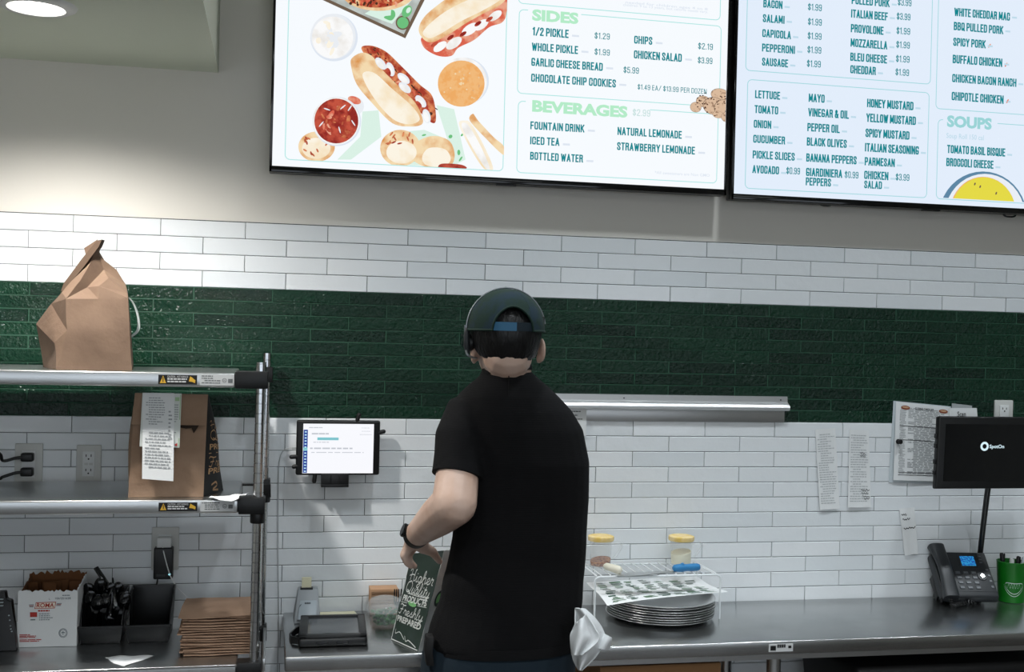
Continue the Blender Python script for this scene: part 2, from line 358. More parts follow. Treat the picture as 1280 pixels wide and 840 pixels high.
# ------------------------------------------------------------------ the room
m = MB(); m.box2((-3, -6.6, -.1), (6.5, .15, 0)); tag(m.build('floor', FLOORM), kind='structure')
m = MB(); m.box2((-3, -6.6, CEIL), (6.5, .15, CEIL+.1)); tag(m.build('ceiling', CEILM), kind='structure')
m = MB(); m.box2((-3, 0, 0), (6.5, .15, CEIL)); WB = tag(m.build('wall_back', PAINT), kind='structure')
m = MB(); m.box2((-3.1, -6.6, 0), (-3, .15, CEIL)); tag(m.build('wall_left', PAINT), kind='structure')
m = MB(); m.box2((6.5, -6.6, 0), (6.6, .15, CEIL)); tag(m.build('wall_right', PAINT), kind='structure')
m = MB(); m.box2((-3, -6.7, 0), (6.5, -6.6, CEIL)); tag(m.build('wall_front', PAINT), kind='structure')
for i, x in enumerate((-2.9, -1.0, .9, 2.8)):          # added glowing windows, unseen behind the camera, for fill and steel reflections
    m = MB()
    for a_ in ((x, .85, x+.06, 2.45), (x+1.64, .85, x+1.7, 2.45), (x, .85, x+1.7, .92), (x, 2.38, x+1.7, 2.45)): m.box2((a_[0], -6.6, a_[1]), (a_[2], -6.55, a_[3]))
    wf = tag(m.build('fill_window_%d' % (i+1), mat('fill_window_frame_black', '1A1B1C', .5)), kind='structure')
    m = MB(); m.box2((x+.05, -6.59, .9), (x+1.65, -6.58, 2.4)); m.build('glow_pane', mat('fill_glow_pane', 'E4EEFA', .3, emit=1.9), wf)
m = MB(); m.box2((-3, -1.9, SOFZ), (.386, 0, CEIL)); tag(m.build('trim_1', SOFM, smooth=10), 'lowered green-grey ceiling soffit above the shelving', kind='structure')
ROW, TW = .048, .23625
GH = 7.7806*ROW/10; GW = TW*.939
def tiles(name, ztop, rows, h, wd, off, gap, mtl, tilt, th=.009):
    m = MB()
    for r in range(rows):
        z1 = ztop-r*h; x = -3+((off+(0 if r % 2 == 0 else .5)*wd+3) % wd)-wd
        while x < 6.5:
            a, b = max(x+gap/2, -3), min(x+wd-gap/2, 6.5)
            if b-a > .02:
                c = .0016; y = -th+random.uniform(-.0006, .0006); tx = random.uniform(-tilt, tilt); tz = random.uniform(-tilt, tilt)
                zt, zb = z1-gap/2, z1-h+gap/2; hw, hh = (b-a)/2, (zt-zb)/2
                def P(u, v, yy): return (u, yy+tx*(v-(zt+zb)/2)+tz*(u-(a+b)/2)*.3, v)
                m.add([(a, 0, zb), (b, 0, zb), (b, 0, zt), (a, 0, zt), P(a, zb, y+c), P(b, zb, y+c), P(b, zt, y+c), P(a, zt, y+c),
                       P(a+c, zb+c, y), P(b-c, zb+c, y), P(b-c, zt-c, y), P(a+c, zt-c, y)],
                      [(0, 1, 5, 4), (1, 2, 6, 5), (2, 3, 7, 6), (3, 0, 4, 7), (4, 5, 9, 8), (5, 6, 10, 9), (6, 7, 11, 10), (7, 4, 8, 11), (8, 9, 10, 11)])
            x += wd
    return m.build(name, mtl, WB, smooth=20)
tiles('upper_tile_band', ZT, 4, ROW, TW, 0, .0016, WTILE, .0025)
G0 = ZT-4*ROW
tiles('green_tile_band', G0, 10, GH, GW, .11, .0022, GTILE, .006)
L0 = G0-10*GH
tiles('lower_tile_band', L0, 30, ROW, TW, .0361*TW, .0016, WTILE, .0025)
for zt, zb, mm in ((ZT+.002, G0, GROUTW), (G0, L0, GROUTG), (L0, 0, GROUTW)):
    m = MB(); m.box2((-3, -.0076 if mm is GROUTG else -.0055, zb), (6.5, .001, zt)); m.build('grout', mm, WB)

# recessed lamp in the soffit
r = root('recessed_lamp', LAMP, 'round recessed downlight glowing in the soffit at the top left corner', 'ceiling light')
m = MB(); m.lathe([(.062, -.001), (.064, -.010), (.078, -.009), (.088, -.004), (.090, .0)], LAMP, 40); m.build('trim_ring', WHT, r, smooth=60)
m = MB(); m.lathe([(.001, -.0035), (.061, -.0035), (.061, -.0015), (.001, -.0015)], LAMP, 40); m.build('lens', em('lamp_lens', 'FFFAF2', 6), r)

# ------------------------------------------------------------------ menu screens
SY = -.085                        # front of the screens
C2 = lambda x, y: (330+x/3.5, y/3.5)
C3 = lambda x, y: (630+x/3.231, y/3.231)
C4 = lambda x, y: (910+x/3.0, y/3.0)
def plane(off): return lambda x, z: Vector((x, SY-off, z))
def onscreen(cv, x, y): p = A(*cv(x, y), SY); return p.x, p.z
def screen_text(mb, cv, s, x0, yb, x1, cap, bold=.012, off=.0012, cond=None):
    a = A(*cv(x0, yb), SY); b = A(*cv(x1, yb+(x1-x0)*.055), SY); c = A(*cv(x0, yb-cap), SY)
    fn = lambda x, y: Vector((a.x+x, SY-off, a.z+y))
    if bold in (.022, .004) or s == '$2.99': caps(mb, s, fn, b.x-a.x, c.z-a.z, {.022: .17, .05: .30}.get(bold, .12))
    else: text(mb, s, fn, b.x-a.x, (c.z-a.z), bold)
def frame(mb, x0, z0, x1, z1, wd=.0024, rad=.014, gap=None, off=.0008, top=True, right=True):
    pts = []
    def arc(cx, cz, a0):
        for k in range(7): a = a0+PI/2*k/6; pts.append((cx+rad*math.cos(a), cz+rad*math.sin(a)))
    if right: arc(x1-rad, z1-rad, 0)
    else: pts.append((x1, z1))
    arc(x0+rad, z1-rad, PI/2); arc(x0+rad, z0+rad, PI)
    if right: arc(x1-rad, z0+rad, 1.5*PI)
    else: pts.append((x1, z0))
    if right: pts.append(pts[0])
    segs = []
    for a, b in zip(pts, pts[1:]):
        if gap and abs(a[1]-z1) < 1e-6 and abs(b[1]-z1) < 1e-6:
            segs += [(a, (gap[1], z1)), ((gap[0], z1), b)]
        else: segs.append((a, b))
    for a, b in segs:
        d = Vector((b[0]-a[0], b[1]-a[1])); 
        if d.length < 1e-6: continue
        n = Vector((-d.y, d.x)).normalized()*wd/2
        mb.add([(a[0]+n.x, SY-off, a[1]+n.y), (b[0]+n.x, SY-off, b[1]+n.y), (b[0]-n.x, SY-off, b[1]-n.y), (a[0]-n.x, SY-off, a[1]-n.y)], [(0, 1, 2, 3)])
def clip(poly, x0, z0, x1, z1):
    for ax, lim, sg in ((0, x0, 1), (0, x1, -1), (1, z0, 1), (1, z1, -1)):
        out = []
        for i in range(len(poly)):
            a, b = poly[i-1], poly[i]; da, db = (a[ax]-lim)*sg, (b[ax]-lim)*sg
            if da*db < 0: t = da/(da-db); out.append((a[0]+(b[0]-a[0])*t, a[1]+(b[1]-a[1])*t))
            if db >= 0: out.append(b)
        poly = out
        if not poly: break
    return poly
def screen_body(x0, z0, x1, z1, label, dm):
    rt = root('menu_screen', ((x0+x1)/2, 0, z0), label, 'menu screen', 'wall mounted menu screens')
    m = MB(); m.box2((x0, SY+.004, z0), (x1, SY+.045, z1)); m.box2((x0+.12, SY+.045, z0+.1), (x1-.12, -.03, z1-.1)); m.build('housing', BLK, rt, bevel=.004)
    b = .0075
    m = MB()
    m.box2((x0, SY-.003, z0), (x1, SY+.006, z0+.018)); m.box2((x0, SY-.003, z1-b), (x1, SY+.006, z1)); m.box2((x0, SY-.003, z0), (x0+b, SY+.006, z1)); m.box2((x1-b, SY-.003, z0), (x1, SY+.006, z1))
    m.build('bezel', BLKG, rt, bevel=.0015)
    m = MB(); m.box2((x0+.2, -.032, z0+.25), (x1-.2, .0, z1-.25)); m.build('wall_bracket', BLKM, rt)
    m = MB(); m.box2((x0+b, SY, z0+.018), (x1-b, SY+.003, z1-b)); d = m.build('display', dm, rt)
    m = MB(); cx = x1-(x1-x0)*.26
    m.box2((x0+(x1-x0)*.5-.03, SY+.006, z0-.004), (x0+(x1-x0)*.5+.03, SY+.02, z0)); m.build('sensor_bar', BLK, rt)
    return rt, d
S1A = A(336.5, 215, SY); S1B = A(907.5, 244, SY); W1 = S1B.x-S1A.x; H1 = .83; z1a = (S1A.z+S1B.z)/2
rt1, d1 = screen_body(S1A.x, z1a, S1B.x, z1a+H1, 'wide wall mounted menu screen on the left, with food pictures and side dishes', DISP1)
S2A = A(914, 249, SY); z2a = S2A.z
rt2, d2 = screen_body(S2A.x, z2a, S2A.x+W1, z2a+H1, 'wide wall mounted menu screen on the right, with toppings and soups', DISP2)
for px, py in ((1032, 257), (1262, 271)):
    m = MB(); a = A(px, py, -.05); m.tube(cat_rom([a+Vector((-.03, .005, .025)), a+Vector((-.02, 0, .004)), a, a+Vector((.02, 0, .004)), a+Vector((.03, .005, .025))]), .003, 8); m.build('cable_loop', BLK, rt2)
# --- left screen: food pictures
fx0, fz0 = onscreen(C2, 92, 697); fx1, _ = onscreen(C2, 1045, 745); fz1 = z1a+H1-.03
art = MB(); LAY = [0.0006]
FOOD = [em('food_bun', 'F3D9AE', 1, ('D9924C', 26, .42, .72)), em('food_bun_light', 'FBF3E2', 1, ('F2D9AE', 16, .45, .75)), em('food_sauce', 'A23422', 1, ('E08A5A', 45, .42, .62)),
        em('food_cream', 'FAFAFA', 1, ('E6E2DC', 22, .45, .7)), em('food_red', '8E2019', 1, ('C2503A', 40, .4, .6)), em('food_peach', 'F0B878', 1, ('EDAA62', 60, .45, .6)),
        em('food_rim', 'E9EDF2', 1), em('food_box', 'A9B0AC', 1, ('C2CAC6', 20, .4, .6)), em('food_edge', '6E5C4C', 1), em('food_green', '6CBF7C', 1), em('food_dark', '4A2A1C', 1),
        em('food_mint', 'D9F0E4', 1), em('food_shade', 'DDE5F0', 1), em('food_salami', 'D9634C', 1, ('E8A488', 30, .45, .6)), em('food_cookie', 'D9B99C', 1, ('8A6A54', 120, .55, .68)), em('food_yellow', 'E4D944', 1), em('food_steelblue', '5C86A4', 1), em('food_egg', 'E9EEF6', 1)]
BUN, BUNL, SAUCE, CREAM, RED, PEACH, RIM, BOXG, EDGE, GREENF, DARK, MINTF, SHADE, SALAMI, COOKIE, YEL, SBLUE, RIMB = range(18)
ABOX = [fx0, fz0, fx1, fz1]
def apoly(cv, pts, mi, smooth=True):
    w2 = [onscreen(cv, *p) for p in pts]
    if smooth: w2 = [(p.x, p.y) for p in cat_rom([(a, b, 0) for a, b in w2], 6, True)]
    w2 = clip(w2, *ABOX)
    if len(w2) < 3: return
    LAY[0] += .00003; art.mi = mi
    c = (sum(p[0] for p in w2)/len(w2), sum(p[1] for p in w2)/len(w2)); n = len(w2)
    art.add([(c[0], SY-LAY[0], c[1])]+[(a, SY-LAY[0], b) for a, b in w2], [(0, 1+i, 1+(i+1) % n) for i in range(n)])
def aell(cv, cx, cy, rx, ry, mi, rot=0, n=40):
    ca, sa = math.cos(math.radians(rot)), math.sin(math.radians(rot))
    apoly(cv, [(cx+rx*math.cos(2*PI*k/n)*ca-ry*math.sin(2*PI*k/n)*sa, cy+rx*math.cos(2*PI*k/n)*sa+ry*math.sin(2*PI*k/n)*ca) for k in range(n)], mi, False)
apoly(C2, [(170, -120), (245, -5), (618, 168), (705, -5), (760, -120)], EDGE, False)
apoly(C2, [(190, -130), (262, -12), (612, 150), (690, -12), (740, -120)], BOXG, False)
apoly(C2, [(440, 60), (560, 105), (655, -10), (560, -10)], MINTF, False)
apoly(C2, [(525, 78), (535, 70), (552, 82), (566, 60), (556, 44), (570, 48), (574, 70), (556, 90)], GREENF)
aell(C2, 607, 100, 31, 31, EDGE); aell(C2, 607, 100, 25, 25, GREENF); aell(C2, 625, 50, 20, 28, GREENF, 30); aell(C2, 632, 45, 9, 14, MINTF, 30)
aell(C2, 500, -40, 165, 88, BUN); aell(C2, 490, -48, 152, 82, SAUCE)
for k in range(40): aell(C2, random.uniform(370, 600), random.uniform(-15, 26), random.uniform(4, 11), random.uniform(3, 7), random.choice((RED, BUN, SALAMI, DARK)), random.uniform(0, 180), 8)
aell(C2, 306, 165, 104, 104, SHADE); aell(C2, 302, 160, 99, 99, RIM); aell(C2, 300, 165, 90, 92, CREAM)
for k in range(26): a = random.uniform(0, 6.28); q = random.uniform(0, 75); aell(C2, 300+q*math.cos(a), 165+q*math.sin(a), random.uniform(10, 26), random.uniform(6, 14), random.choice((CREAM, RIM, BUNL)), random.uniform(0, 180), 12)
# top right sandwich
apoly(C2, [(690, 165), (700, 210), (760, 245), (820, 245), (850, 210), (920, 175), (985, 120), (1040, 100), (1060, 60), (1060, -20), (980, 20), (840, 120), (760, 180)], SALAMI)
for cx, cy, rr in ((770, 205, 34), (830, 190, 40), (900, 130, 42), (950, 110, 36), (1010, 70, 34)): aell(C2, cx, cy, rr, rr*.5, CREAM, -35, 18)
for cx, cy in ((745, 195), (815, 165), (870, 150), (935, 105), (985, 85)): aell(C2, cx, cy, 18, 8, RED, -35, 12)
apoly(C2, [(676, 130), (705, 70), (790, 0), (860, -50), (1000, -80), (1060, -20), (1030, 25), (960, 60), (880, 105), (810, 150), (740, 185), (700, 175)], BUN)
apoly(C2, [(695, 140), (760, 75), (850, 20), (960, -20), (1035, -5), (960, 45), (860, 95), (770, 150), (720, 168)], BUNL)
# centre sandwich
apoly(C2, [(430, 225), (460, 200), (530, 225), (600, 290), (680, 370), (735, 420), (752, 510), (740, 540), (690, 500), (560, 360)], SAUCE)
for k in range(46):
    t = random.random(); aell(C2, 455+t*275+random.uniform(-18, 30), 218+t*300+random.uniform(-20, 22), random.uniform(4, 14), random.uniform(3, 8), random.choice((RED, RED, DARK, SALAMI)), random.uniform(0, 180), 8)
for k in range(18):
    t = random.random(); px, py = 450+t*290, 205+t*275; aell(C2, px+15, py, 9, 2.5, DARK, random.uniform(20, 70), 8)
apoly(C2, [(380, 290), (385, 255), (430, 232), (475, 250), (520, 310), (600, 390), (660, 450), (690, 510), (690, 545), (640, 555), (560, 540), (470, 450), (405, 370)], BUN)
apoly(C2, [(430, 330), (480, 320), (560, 390), (650, 470), (680, 525), (630, 545), (560, 520), (480, 430)], BUNL)
for cx, cy, ro in ((510, 280, 50), (552, 305, 70), (610, 345, 40), (615, 385, 40), (685, 445, 50), (710, 510, 75)):
    aell(C2, cx, cy, 32, 17, RIM, ro, 20); aell(C2, cx-2, cy+3, 24, 11, CREAM, ro, 20)
for cx, cy, ro in ((552, 308, 70), (684, 450, 50)): aell(C2, cx-8, cy+8, 18, 9, RED, ro, 16)
# marinara and dip cups
aell(C2, 395, 465, 42, 40, RIM, 20); aell(C2, 395, 440, 30, 16, SALAMI, 20)
aell(C2, 230, 643, 80, 66, BUN); aell(C2, 228, 650, 62, 46, BUNL)
for k in range(9): aell(C2, 230+random.uniform(-60, 60), 640+random.uniform(-40, 40), 10, 4, SAUCE, random.uniform(0, 180), 8)
aell(C2, 318, 533, 106, 108, SHADE); aell(C2, 315, 531, 102, 104, CREAM); aell(C2, 316, 531, 96, 98, RED)
for k in range(30): a = random.uniform(0, 6.28); q = random.uniform(0, 80); aell(C2, 316+q*math.cos(a), 531+q*math.sin(a), random.uniform(8, 24), random.uniform(4, 12), random.choice((SAUCE, RED, SALAMI)), random.uniform(0, 180), 10)
for cx, cy in ((275, 480), (345, 470), (250, 545), (390, 540), (375, 475), (330, 570)): aell(C2, cx, cy, 16, 3, RIM, random.uniform(0, 180), 8)
aell(C2, 872, 358, 110, 104, SHADE); aell(C2, 866, 360, 107, 106, CREAM); aell(C2, 861, 368, 102, 101, PEACH)
for k in range(24): a = random.uniform(0, 6.28); q = random.uniform(0, 85); aell(C2, 861+q*math.cos(a), 368+q*math.sin(a), 4, 4, BUN, 0, 8)
# printed paper under the bread
apoly(C2, [(430, 490), (500, 485), (512, 600), (380, 700), (320, 700), (420, 600)], MINTF, False)
apoly(C2, [(752, 462), (830, 480), (880, 700), (840, 720), (800, 610)], MINTF, False)
apoly(C2, [(590, 580), (700, 570), (820, 620), (850, 735), (560, 720)], MINTF, False)
for k in range(16): aell(C2, random.uniform(620, 870), random.uniform(575, 720), random.uniform(6, 16), random.uniform(4, 9), GREENF, random.uniform(0, 180), 8)
apoly(C2, [(640, 690), (650, 640), (700, 605), (760, 598), (815, 625), (832, 690), (800, 735), (700, 730)], BUN)
apoly(C2, [(690, 690), (720, 650), (790, 655), (815, 700), (780, 730), (710, 725)], BUNL)
apoly(C2, [(775, 718), (860, 722), (880, 740), (770, 740)], RED)
aell(C2, 595, 650, 88, 80, BUN); aell(C2, 600, 668, 66, 50, BUNL)
for k in range(12): aell(C2, 560+random.uniform(-20, 90), 610+random.uniform(-25, 25), 12, 4, SAUCE, random.uniform(0, 180), 8)
apoly(C2, [(850, 545), (880, 530), (905, 545), (960, 640), (1000, 740), (960, 740), (900, 650)], BUNL); apoly(C2, [(862, 552), (890, 548), (945, 640), (985, 735), (965, 735), (905, 640)], CREAM)
apoly(C2, [(898, 530), (912, 500), (930, 525), (1000, 600), (1045, 640), (1045, 680), (970, 610)], BUN)
ob = art.build('food_picture', FOOD, d1, flat=True)
# cookies and right-hand columns
art = MB(); ABOX = [fx0, z1a, S1B.x-.012, z1a+H1]
for cx, cy, rx, ry in ((868, 385, 36, 24), (800, 412, 28, 22), (770, 435, 22, 20), (842, 430, 42, 34), (885, 440, 40, 34), (860, 465, 22, 14), (895, 475, 22, 20)): aell(C3, cx, cy, rx*1.05, ry*1.05, DARK if 0 else EDGE, 10, 24); aell(C3, cx, cy, rx, ry, COOKIE, 10, 24)
for k in range(34): aell(C3, random.uniform(760, 900), random.uniform(375, 480), 3.5, 2.5, DARK, 0, 8)
art.build('cookie_picture', FOOD, d1, flat=True)
tm = MB()
T1 = [("1/2 PICKLE", 115, 143, 260, 34), ("CHIPS", 525, 176, 598, 32), ("WHOLE PICKLE", 112, 205, 298, 33), ("CHICKEN SALAD", 524, 236, 717, 33), ("GARLIC CHEESE BREAD", 110, 266, 398, 33),
      ("CHOCOLATE CHIP COOKIES", 109, 330, 451, 33), ("FOUNTAIN DRINK", 106, 522, 324, 32), ("NATURAL LEMONADE", 458, 545, 717, 32), ("ICED TEA", 105, 583, 223, 32), ("STRAWBERRY LEMONADE", 456, 606, 770, 32), ("BOTTLED WATER", 105, 645, 318, 32)]
P1 = [("$1.29", 365, 156, 427, 25), ("$2.19", 783, 198, 843, 25), ("$1.99", 365, 221, 427, 25), ("$3.99", 782, 255, 841, 25), ("$5.99", 482, 294, 544, 25), ("$1.49 EA/ $13.99 PER DOZEN", 539, 361, 818, 21)]
for t in T1: screen_text(tm, C3, *t, bold=.022)
for t in P1: screen_text(tm, C3, *t, bold=.004)
tm.build('menu_lettering', TEAL, d1, flat=True)
tm = MB(); screen_text(tm, C3, "SIDES", 113, 80, 300, 40, bold=.05); screen_text(tm, C3, "BEVERAGES", 113, 448, 498, 41, bold=.05); tm.build('heading_lettering', MINT, d1, flat=True)
tm = MB(); screen_text(tm, C3, "$2.99", 519, 467, 590, 27); tm.build('price_lettering', em('menu_pale_mint', 'C3DFDC', 1), d1, flat=True)
tm = MB(); screen_text(tm, C3, "*All sweeteners are Non GMO", 608, 702, 830, 11); screen_text(tm, C3, "needed for children ages 4 to 8", 490, 14, 822, 10); screen_text(tm, C3, "children 9 to 13 years, but calorie needs vary.", 480, 24, 824, 10)
for t in T1:
    x = t[3]+14; a = A(*C3(x, t[2]+(t[3]-t[1])*.055), SY)
    tm.add([(a.x, SY-.0012, a.z+.002), (a.x+.022, SY-.0012, a.z+.002), (a.x+.022, SY-.0012, a.z+.008), (a.x, SY-.0012, a.z+.008)], [(0, 1, 2, 3)])
tm.build('small_lettering', PALE, d1, flat=True)
fm = MB()
def fr(cv, x0, y0, x1, y1, **k):
    a = onscreen(cv, x0, y0); b = onscreen(cv, x1, y1); frame(fm, a[0], b[1], b[0], a[1], **k)
g0 = onscreen(C3, 98, 0)[0]; g1 = onscreen(C3, 313, 0)[0]; fr(C3, 62, 38, 869, 432, gap=(g0, g1))
g1 = onscreen(C3, 600, 0)[0]; fr(C3, 58, 408, 858, 740, gap=(g0, g1))
a = onscreen(C3, 64, -230); b = onscreen(C3, 872, 82); frame(fm, a[0], b[1], b[0], a[1])
frame(fm, fx0, fz0, fx1, fz1)
fm.build('panel_lines', AQUA, d1, flat=True)
# --- right screen
tm = MB()
T2 = [("BACON", 132, 28, 203, 30), ("SALAMI", 130, 83, 211, 30), ("CAPICOLA", 128, 139, 235, 30), ("PEPPERONI", 127, 193, 250, 30), ("SAUSAGE", 127, 246, 224, 30), ("PULLED PORK", 463, 15, 605, 31), ("ITALIAN BEEF", 461, 66, 598, 31), ("PROVOLONE", 460, 121, 582, 31),
      ("MOZZARELLA", 459, 175, 596, 31), ("BLEU CHEESE", 458, 228, 595, 31), ("CHEDDAR", 458, 275, 553, 31), ("LETTUCE", 101, 368, 194, 30), ("TOMATO", 99, 424, 187, 30), ("ONION", 96, 479, 161, 30), ("CUCUMBER", 94, 535, 213, 30),
      ("PICKLE SLICES", 92, 594, 249, 30), ("AVOCADO", 91, 649, 190, 30), ("MAYO", 302, 382, 361, 31), ("VINEGAR & OIL", 300, 436, 452, 31), ("PEPPER OIL", 297, 492, 418, 31), ("BLACK OLIVES", 295, 546, 444, 31), ("BANANA PEPPERS", 293, 606, 481, 31),
      ("GIARDINIERA", 292, 660, 427, 31), ("PEPPERS", 291, 695, 385, 30), ("HONEY MUSTARD", 521, 402, 694, 32), ("YELLOW MUSTARD", 518, 457, 703, 32), ("SPICY MUSTARD", 515, 514, 679, 32), ("ITALIAN SEASONING", 513, 568, 714, 32), ("PARMESAN", 512, 620, 624, 31),
      ("CHICKEN", 510, 671, 600, 31), ("SALAD", 510, 706, 576, 29), ("WHITE CHEDDAR MAC", 848, 60, 1056, 31), ("BBQ PULLED PORK", 846, 113, 1031, 31), ("SPICY PORK", 844, 172, 965, 31), ("BUFFALO CHICKEN", 842, 237, 1027, 32), ("CHICKEN BACON RANCH", 840, 308, 1080, 31),
      ("CHIPOTLE CHICKEN", 838, 376, 1032, 32), ("TOMATO BASIL BISQUE", 821, 574, 1038, 31), ("BROCCOLI CHEESE", 818, 623, 994, 31)]
for t in T2: screen_text(tm, C4, *t, bold=.022)
P2 = [(299, 38), (299, 93), (298, 146), (297, 198), (295, 250)]
for x, y in P2: screen_text(tm, C4, "$1.99", x, y, x+52, 25, bold=.004)
for x, y, s in ((636, 20, "$3.99"), (632, 73, "$3.99"), (631, 127, "$1.99"), (630, 179, "$1.99"), (629, 232, "$1.99"), (627, 282, "$1.99"), (218, 652, "$0.99"), (437, 667, "$0.99"), (628, 676, "$3.99")): screen_text(tm, C4, s, x, y, x+51, 25, bold=.004)
tm.build('menu_lettering', TEAL, d2, flat=True)
tm = MB(); screen_text(tm, C4, "SOUPS", 820, 473, 988, 38, bold=.05); tm.build('heading_lettering', TEALL, d2, flat=True)
tm = MB(); screen_text(tm, C4, "Soup Roll 150 cal", 818, 517, 958, 18)
for t in T2:
    x = t[3]+8; a = A(*C4(x, t[2]+(t[3]-t[1])*.055), SY)
    tm.add([(a.x, SY-.0012, a.z+.002), (a.x+.018, SY-.0012, a.z+.002), (a.x+.018, SY-.0012, a.z+.008), (a.x, SY-.0012, a.z+.008)], [(0, 1, 2, 3)])
tm.build('small_lettering', em('menu_pale_blue', 'BFDBEA', 1), d2, flat=True)
fm = MB(); LN2 = em('menu_line_blue', '9FD6DC', 1)
a = onscreen(C4, 80, -300); b = onscreen(C4, 758, 316); frame(fm, a[0], b[1], b[0], a[1])
a = onscreen(C4, 74, 298); b = onscreen(C4, 744, 742); frame(fm, a[0], b[1], b[0], a[1])
a = onscreen(C4, 797, -300); b = onscreen(C4, 793, 408); frame(fm, a[0], b[1], S2A.x+W1-.05, a[1])
a = onscreen(C4, 788, 448); b = onscreen(C4, 780, 745); frame(fm, a[0], b[1], S2A.x+W1-.05, a[1], gap=(onscreen(C4, 806, 450)[0], onscreen(C4, 1010, 460)[0]))
fm.build('panel_lines', LN2, d2, flat=True)
art = MB(); ABOX = [S2A.x, b[1]+.004, S2A.x+W1, z2a+H1]; LAY = [.0009]
aell(C4, 955, 815, 165, 172, SBLUE); aell(C4, 962, 816, 152, 164, RIMB); aell(C4, 955, 800, 124, 137, PEACH); aell(C4, 957, 802, 122, 137, YEL)
for cx, cy in ((945, 700), (925, 690), (1005, 725)): aell(C4, cx, cy, 3, 6, EDGE, 20, 8)
for x, y in ((980, 172), (1042, 243), (1047, 380)): aell(C4, x, y, 3, 9, SALAMI, 30, 10)
art.build('soup_picture', FOOD, d2, flat=True)

# ------------------------------------------------------------------ shelving unit with three steel shelves
SHF = -.43; SHB = -.06; SX0, SX1 = -.42, .53
T_TOP, T_MID, T_LOW = 1.598, 1.277, .857
su = root('shelving_unit', (.06, -.24, 0), 'chrome post shelving unit with three steel shelves at the left', 'shelving')
YEL_M = mat('warning_yellow', 'E0B23A', .6); LBLB = mat('label_black', '111111', .6); LBLW = mat('label_white', 'CFD1D1', .6)
for zt, th, xr in ((T_TOP, .036, .466), (T_MID, .034, .482), (T_LOW, .034, .487)):
    m = MB(); m.box2((SX0+.02, SHF, zt-th), (xr, SHB, zt)); sh = m.build('shelf', STEEL, su, bevel=.004, seg=3)
    if zt != T_LOW:
        y = SHF-.0008; k = 0.0 if zt == T_TOP else .008
        xa, xb, xc, xd = .279+k, .373+k, .380+k, .466+k-.002
        zb = zt-th+.006
        m = MB(); m.mi = 0; m.box2((xa, SHF-.0006, zb), (xb, SHF+.002, zt-.006))
        m.mi = 1; m.add([(xa+.004, y, zb+.003), (xa+.019, y, zb+.003), (xa+.0115, y, zt-.008)], [(0, 1, 2)])
        m.mi = 0; m.add([(xa+.0105, y-.0003, zb+.006), (xa+.0125, y-.0003, zb+.006), (xa+.0125, y-.0003, zt-.012), (xa+.0105, y-.0003, zt-.012)], [(0, 1, 2, 3)])
        m.mi = 2; fn = lambda a, b: Vector((a, y, b))
        text(m, 'CAUTION - HOT SURFACE', lambda a, b: Vector((xa+.022+a, y, zt-.0125+b)), .05, .0042, .01)
        printed(m, fn, xa+.022, xa+.072, zb+.002, zt-.015, 2, .6, .1, .2, 0)
        m.mi = 1; m.add([(xb-.02, y, zb+.008), (xb-.017, y, zt-.009), (xb-.012, y, zt-.012), (xb-.004, y, zb+.011), (xb-.005, y, zb+.004), (xb-.012, y, zb+.007)], [(0, 5, 2, 1), (2, 5, 4, 3)])
        tag(m.build('warning_label', [LBLB, YEL_M, LBLW], sh, flat=True), 'black caution label with yellow triangle')
        m = MB(); m.box2((xc, SHF-.0006, zb-.001), (xd, SHF+.002, zt-.004)); m.mi = 1
        printed(m, fn, xc+.004, xc+.05, zb+.001, zt-.006, 4, .45)
        ribbon(m, [(xc+.06+.005*math.cos(t), zb+.012+.005*math.sin(t)) for t in [i*.7 for i in range(10)]], .0012, fn, 2)
        text(m, 'UL', lambda a, b: Vector((xc+.057+a, y, zb+.0095+b)), .006, .004, .01)
        m.box2((xd-.015, SHF-.0009, zb+.006), (xd-.004, SHF, zb+.016))
        m.build('rating_label', [LBLW, INK], sh, flat=True)
    else:
        m = MB(); m.box2((SX0+.02, SHF-.004, zt-.005), (xr, SHF, zt-.001)); m.build('front_edge', CHROME, sh)
    for px_, py_ in ((SX1, SHF+.015), (SX1+.012, SHB)):
        m = MB(); h = .045
        m.box2((xr if py_ < -.2 else px_-.02, py_-.026, zt-th-.002), (px_+.018, py_+.026, zt+.006))
        if zt == T_MID: m.lathe([(.019, zt-th-.028), (.019, zt-th)], (px_, py_, 0), 20)
        m.build('corner_bracket', BLK, su, bevel=.003)
    for py_ in (SHF+.015, SHB):
        m = MB(); m.box2((SX0-.03, py_-.026, zt-th-.002), (SX0+.03, py_+.026, zt+.008)); m.build('corner_bracket', BLK, su, bevel=.003)
for x, y, ztop in ((SX1, SHF+.015, 1.627), (SX1+.012, SHB, 1.643), (SX0, SHF+.015, 1.627), (SX0, SHB, 1.643)):
    prof = [(.001, 0), (.018, 0), (.018, .03), (.0126, .034)]; z = .05
    while z < ztop-.02:
        prof += [(.0128, z), (.0128, z+.0225), (.0116, z+.0232), (.0116, z+.0246)]; z += .0254
    prof += [(.0128, z), (.0128, ztop), (.001, ztop)]
    m = MB(); m.lathe(prof, (x, y, 0), 20); m.build('post', CHROME, su, smooth=40)
m = MB(); p = A(330, 607, -.1)
m.tube([(SX1-.05, -.085, p.z), (SX1+.03, -.085, p.z), (SX1+.03, -.085, p.z-.035)], .003, 8); m.build('hook', BLK, su)
m = MB(); m.box2((SX1+.020, SHF+.03, T_LOW-.03), (SX1+.028, SHB-.01, T_LOW+.004)); m.build('side_rail', STEEL, su, bevel=.001)

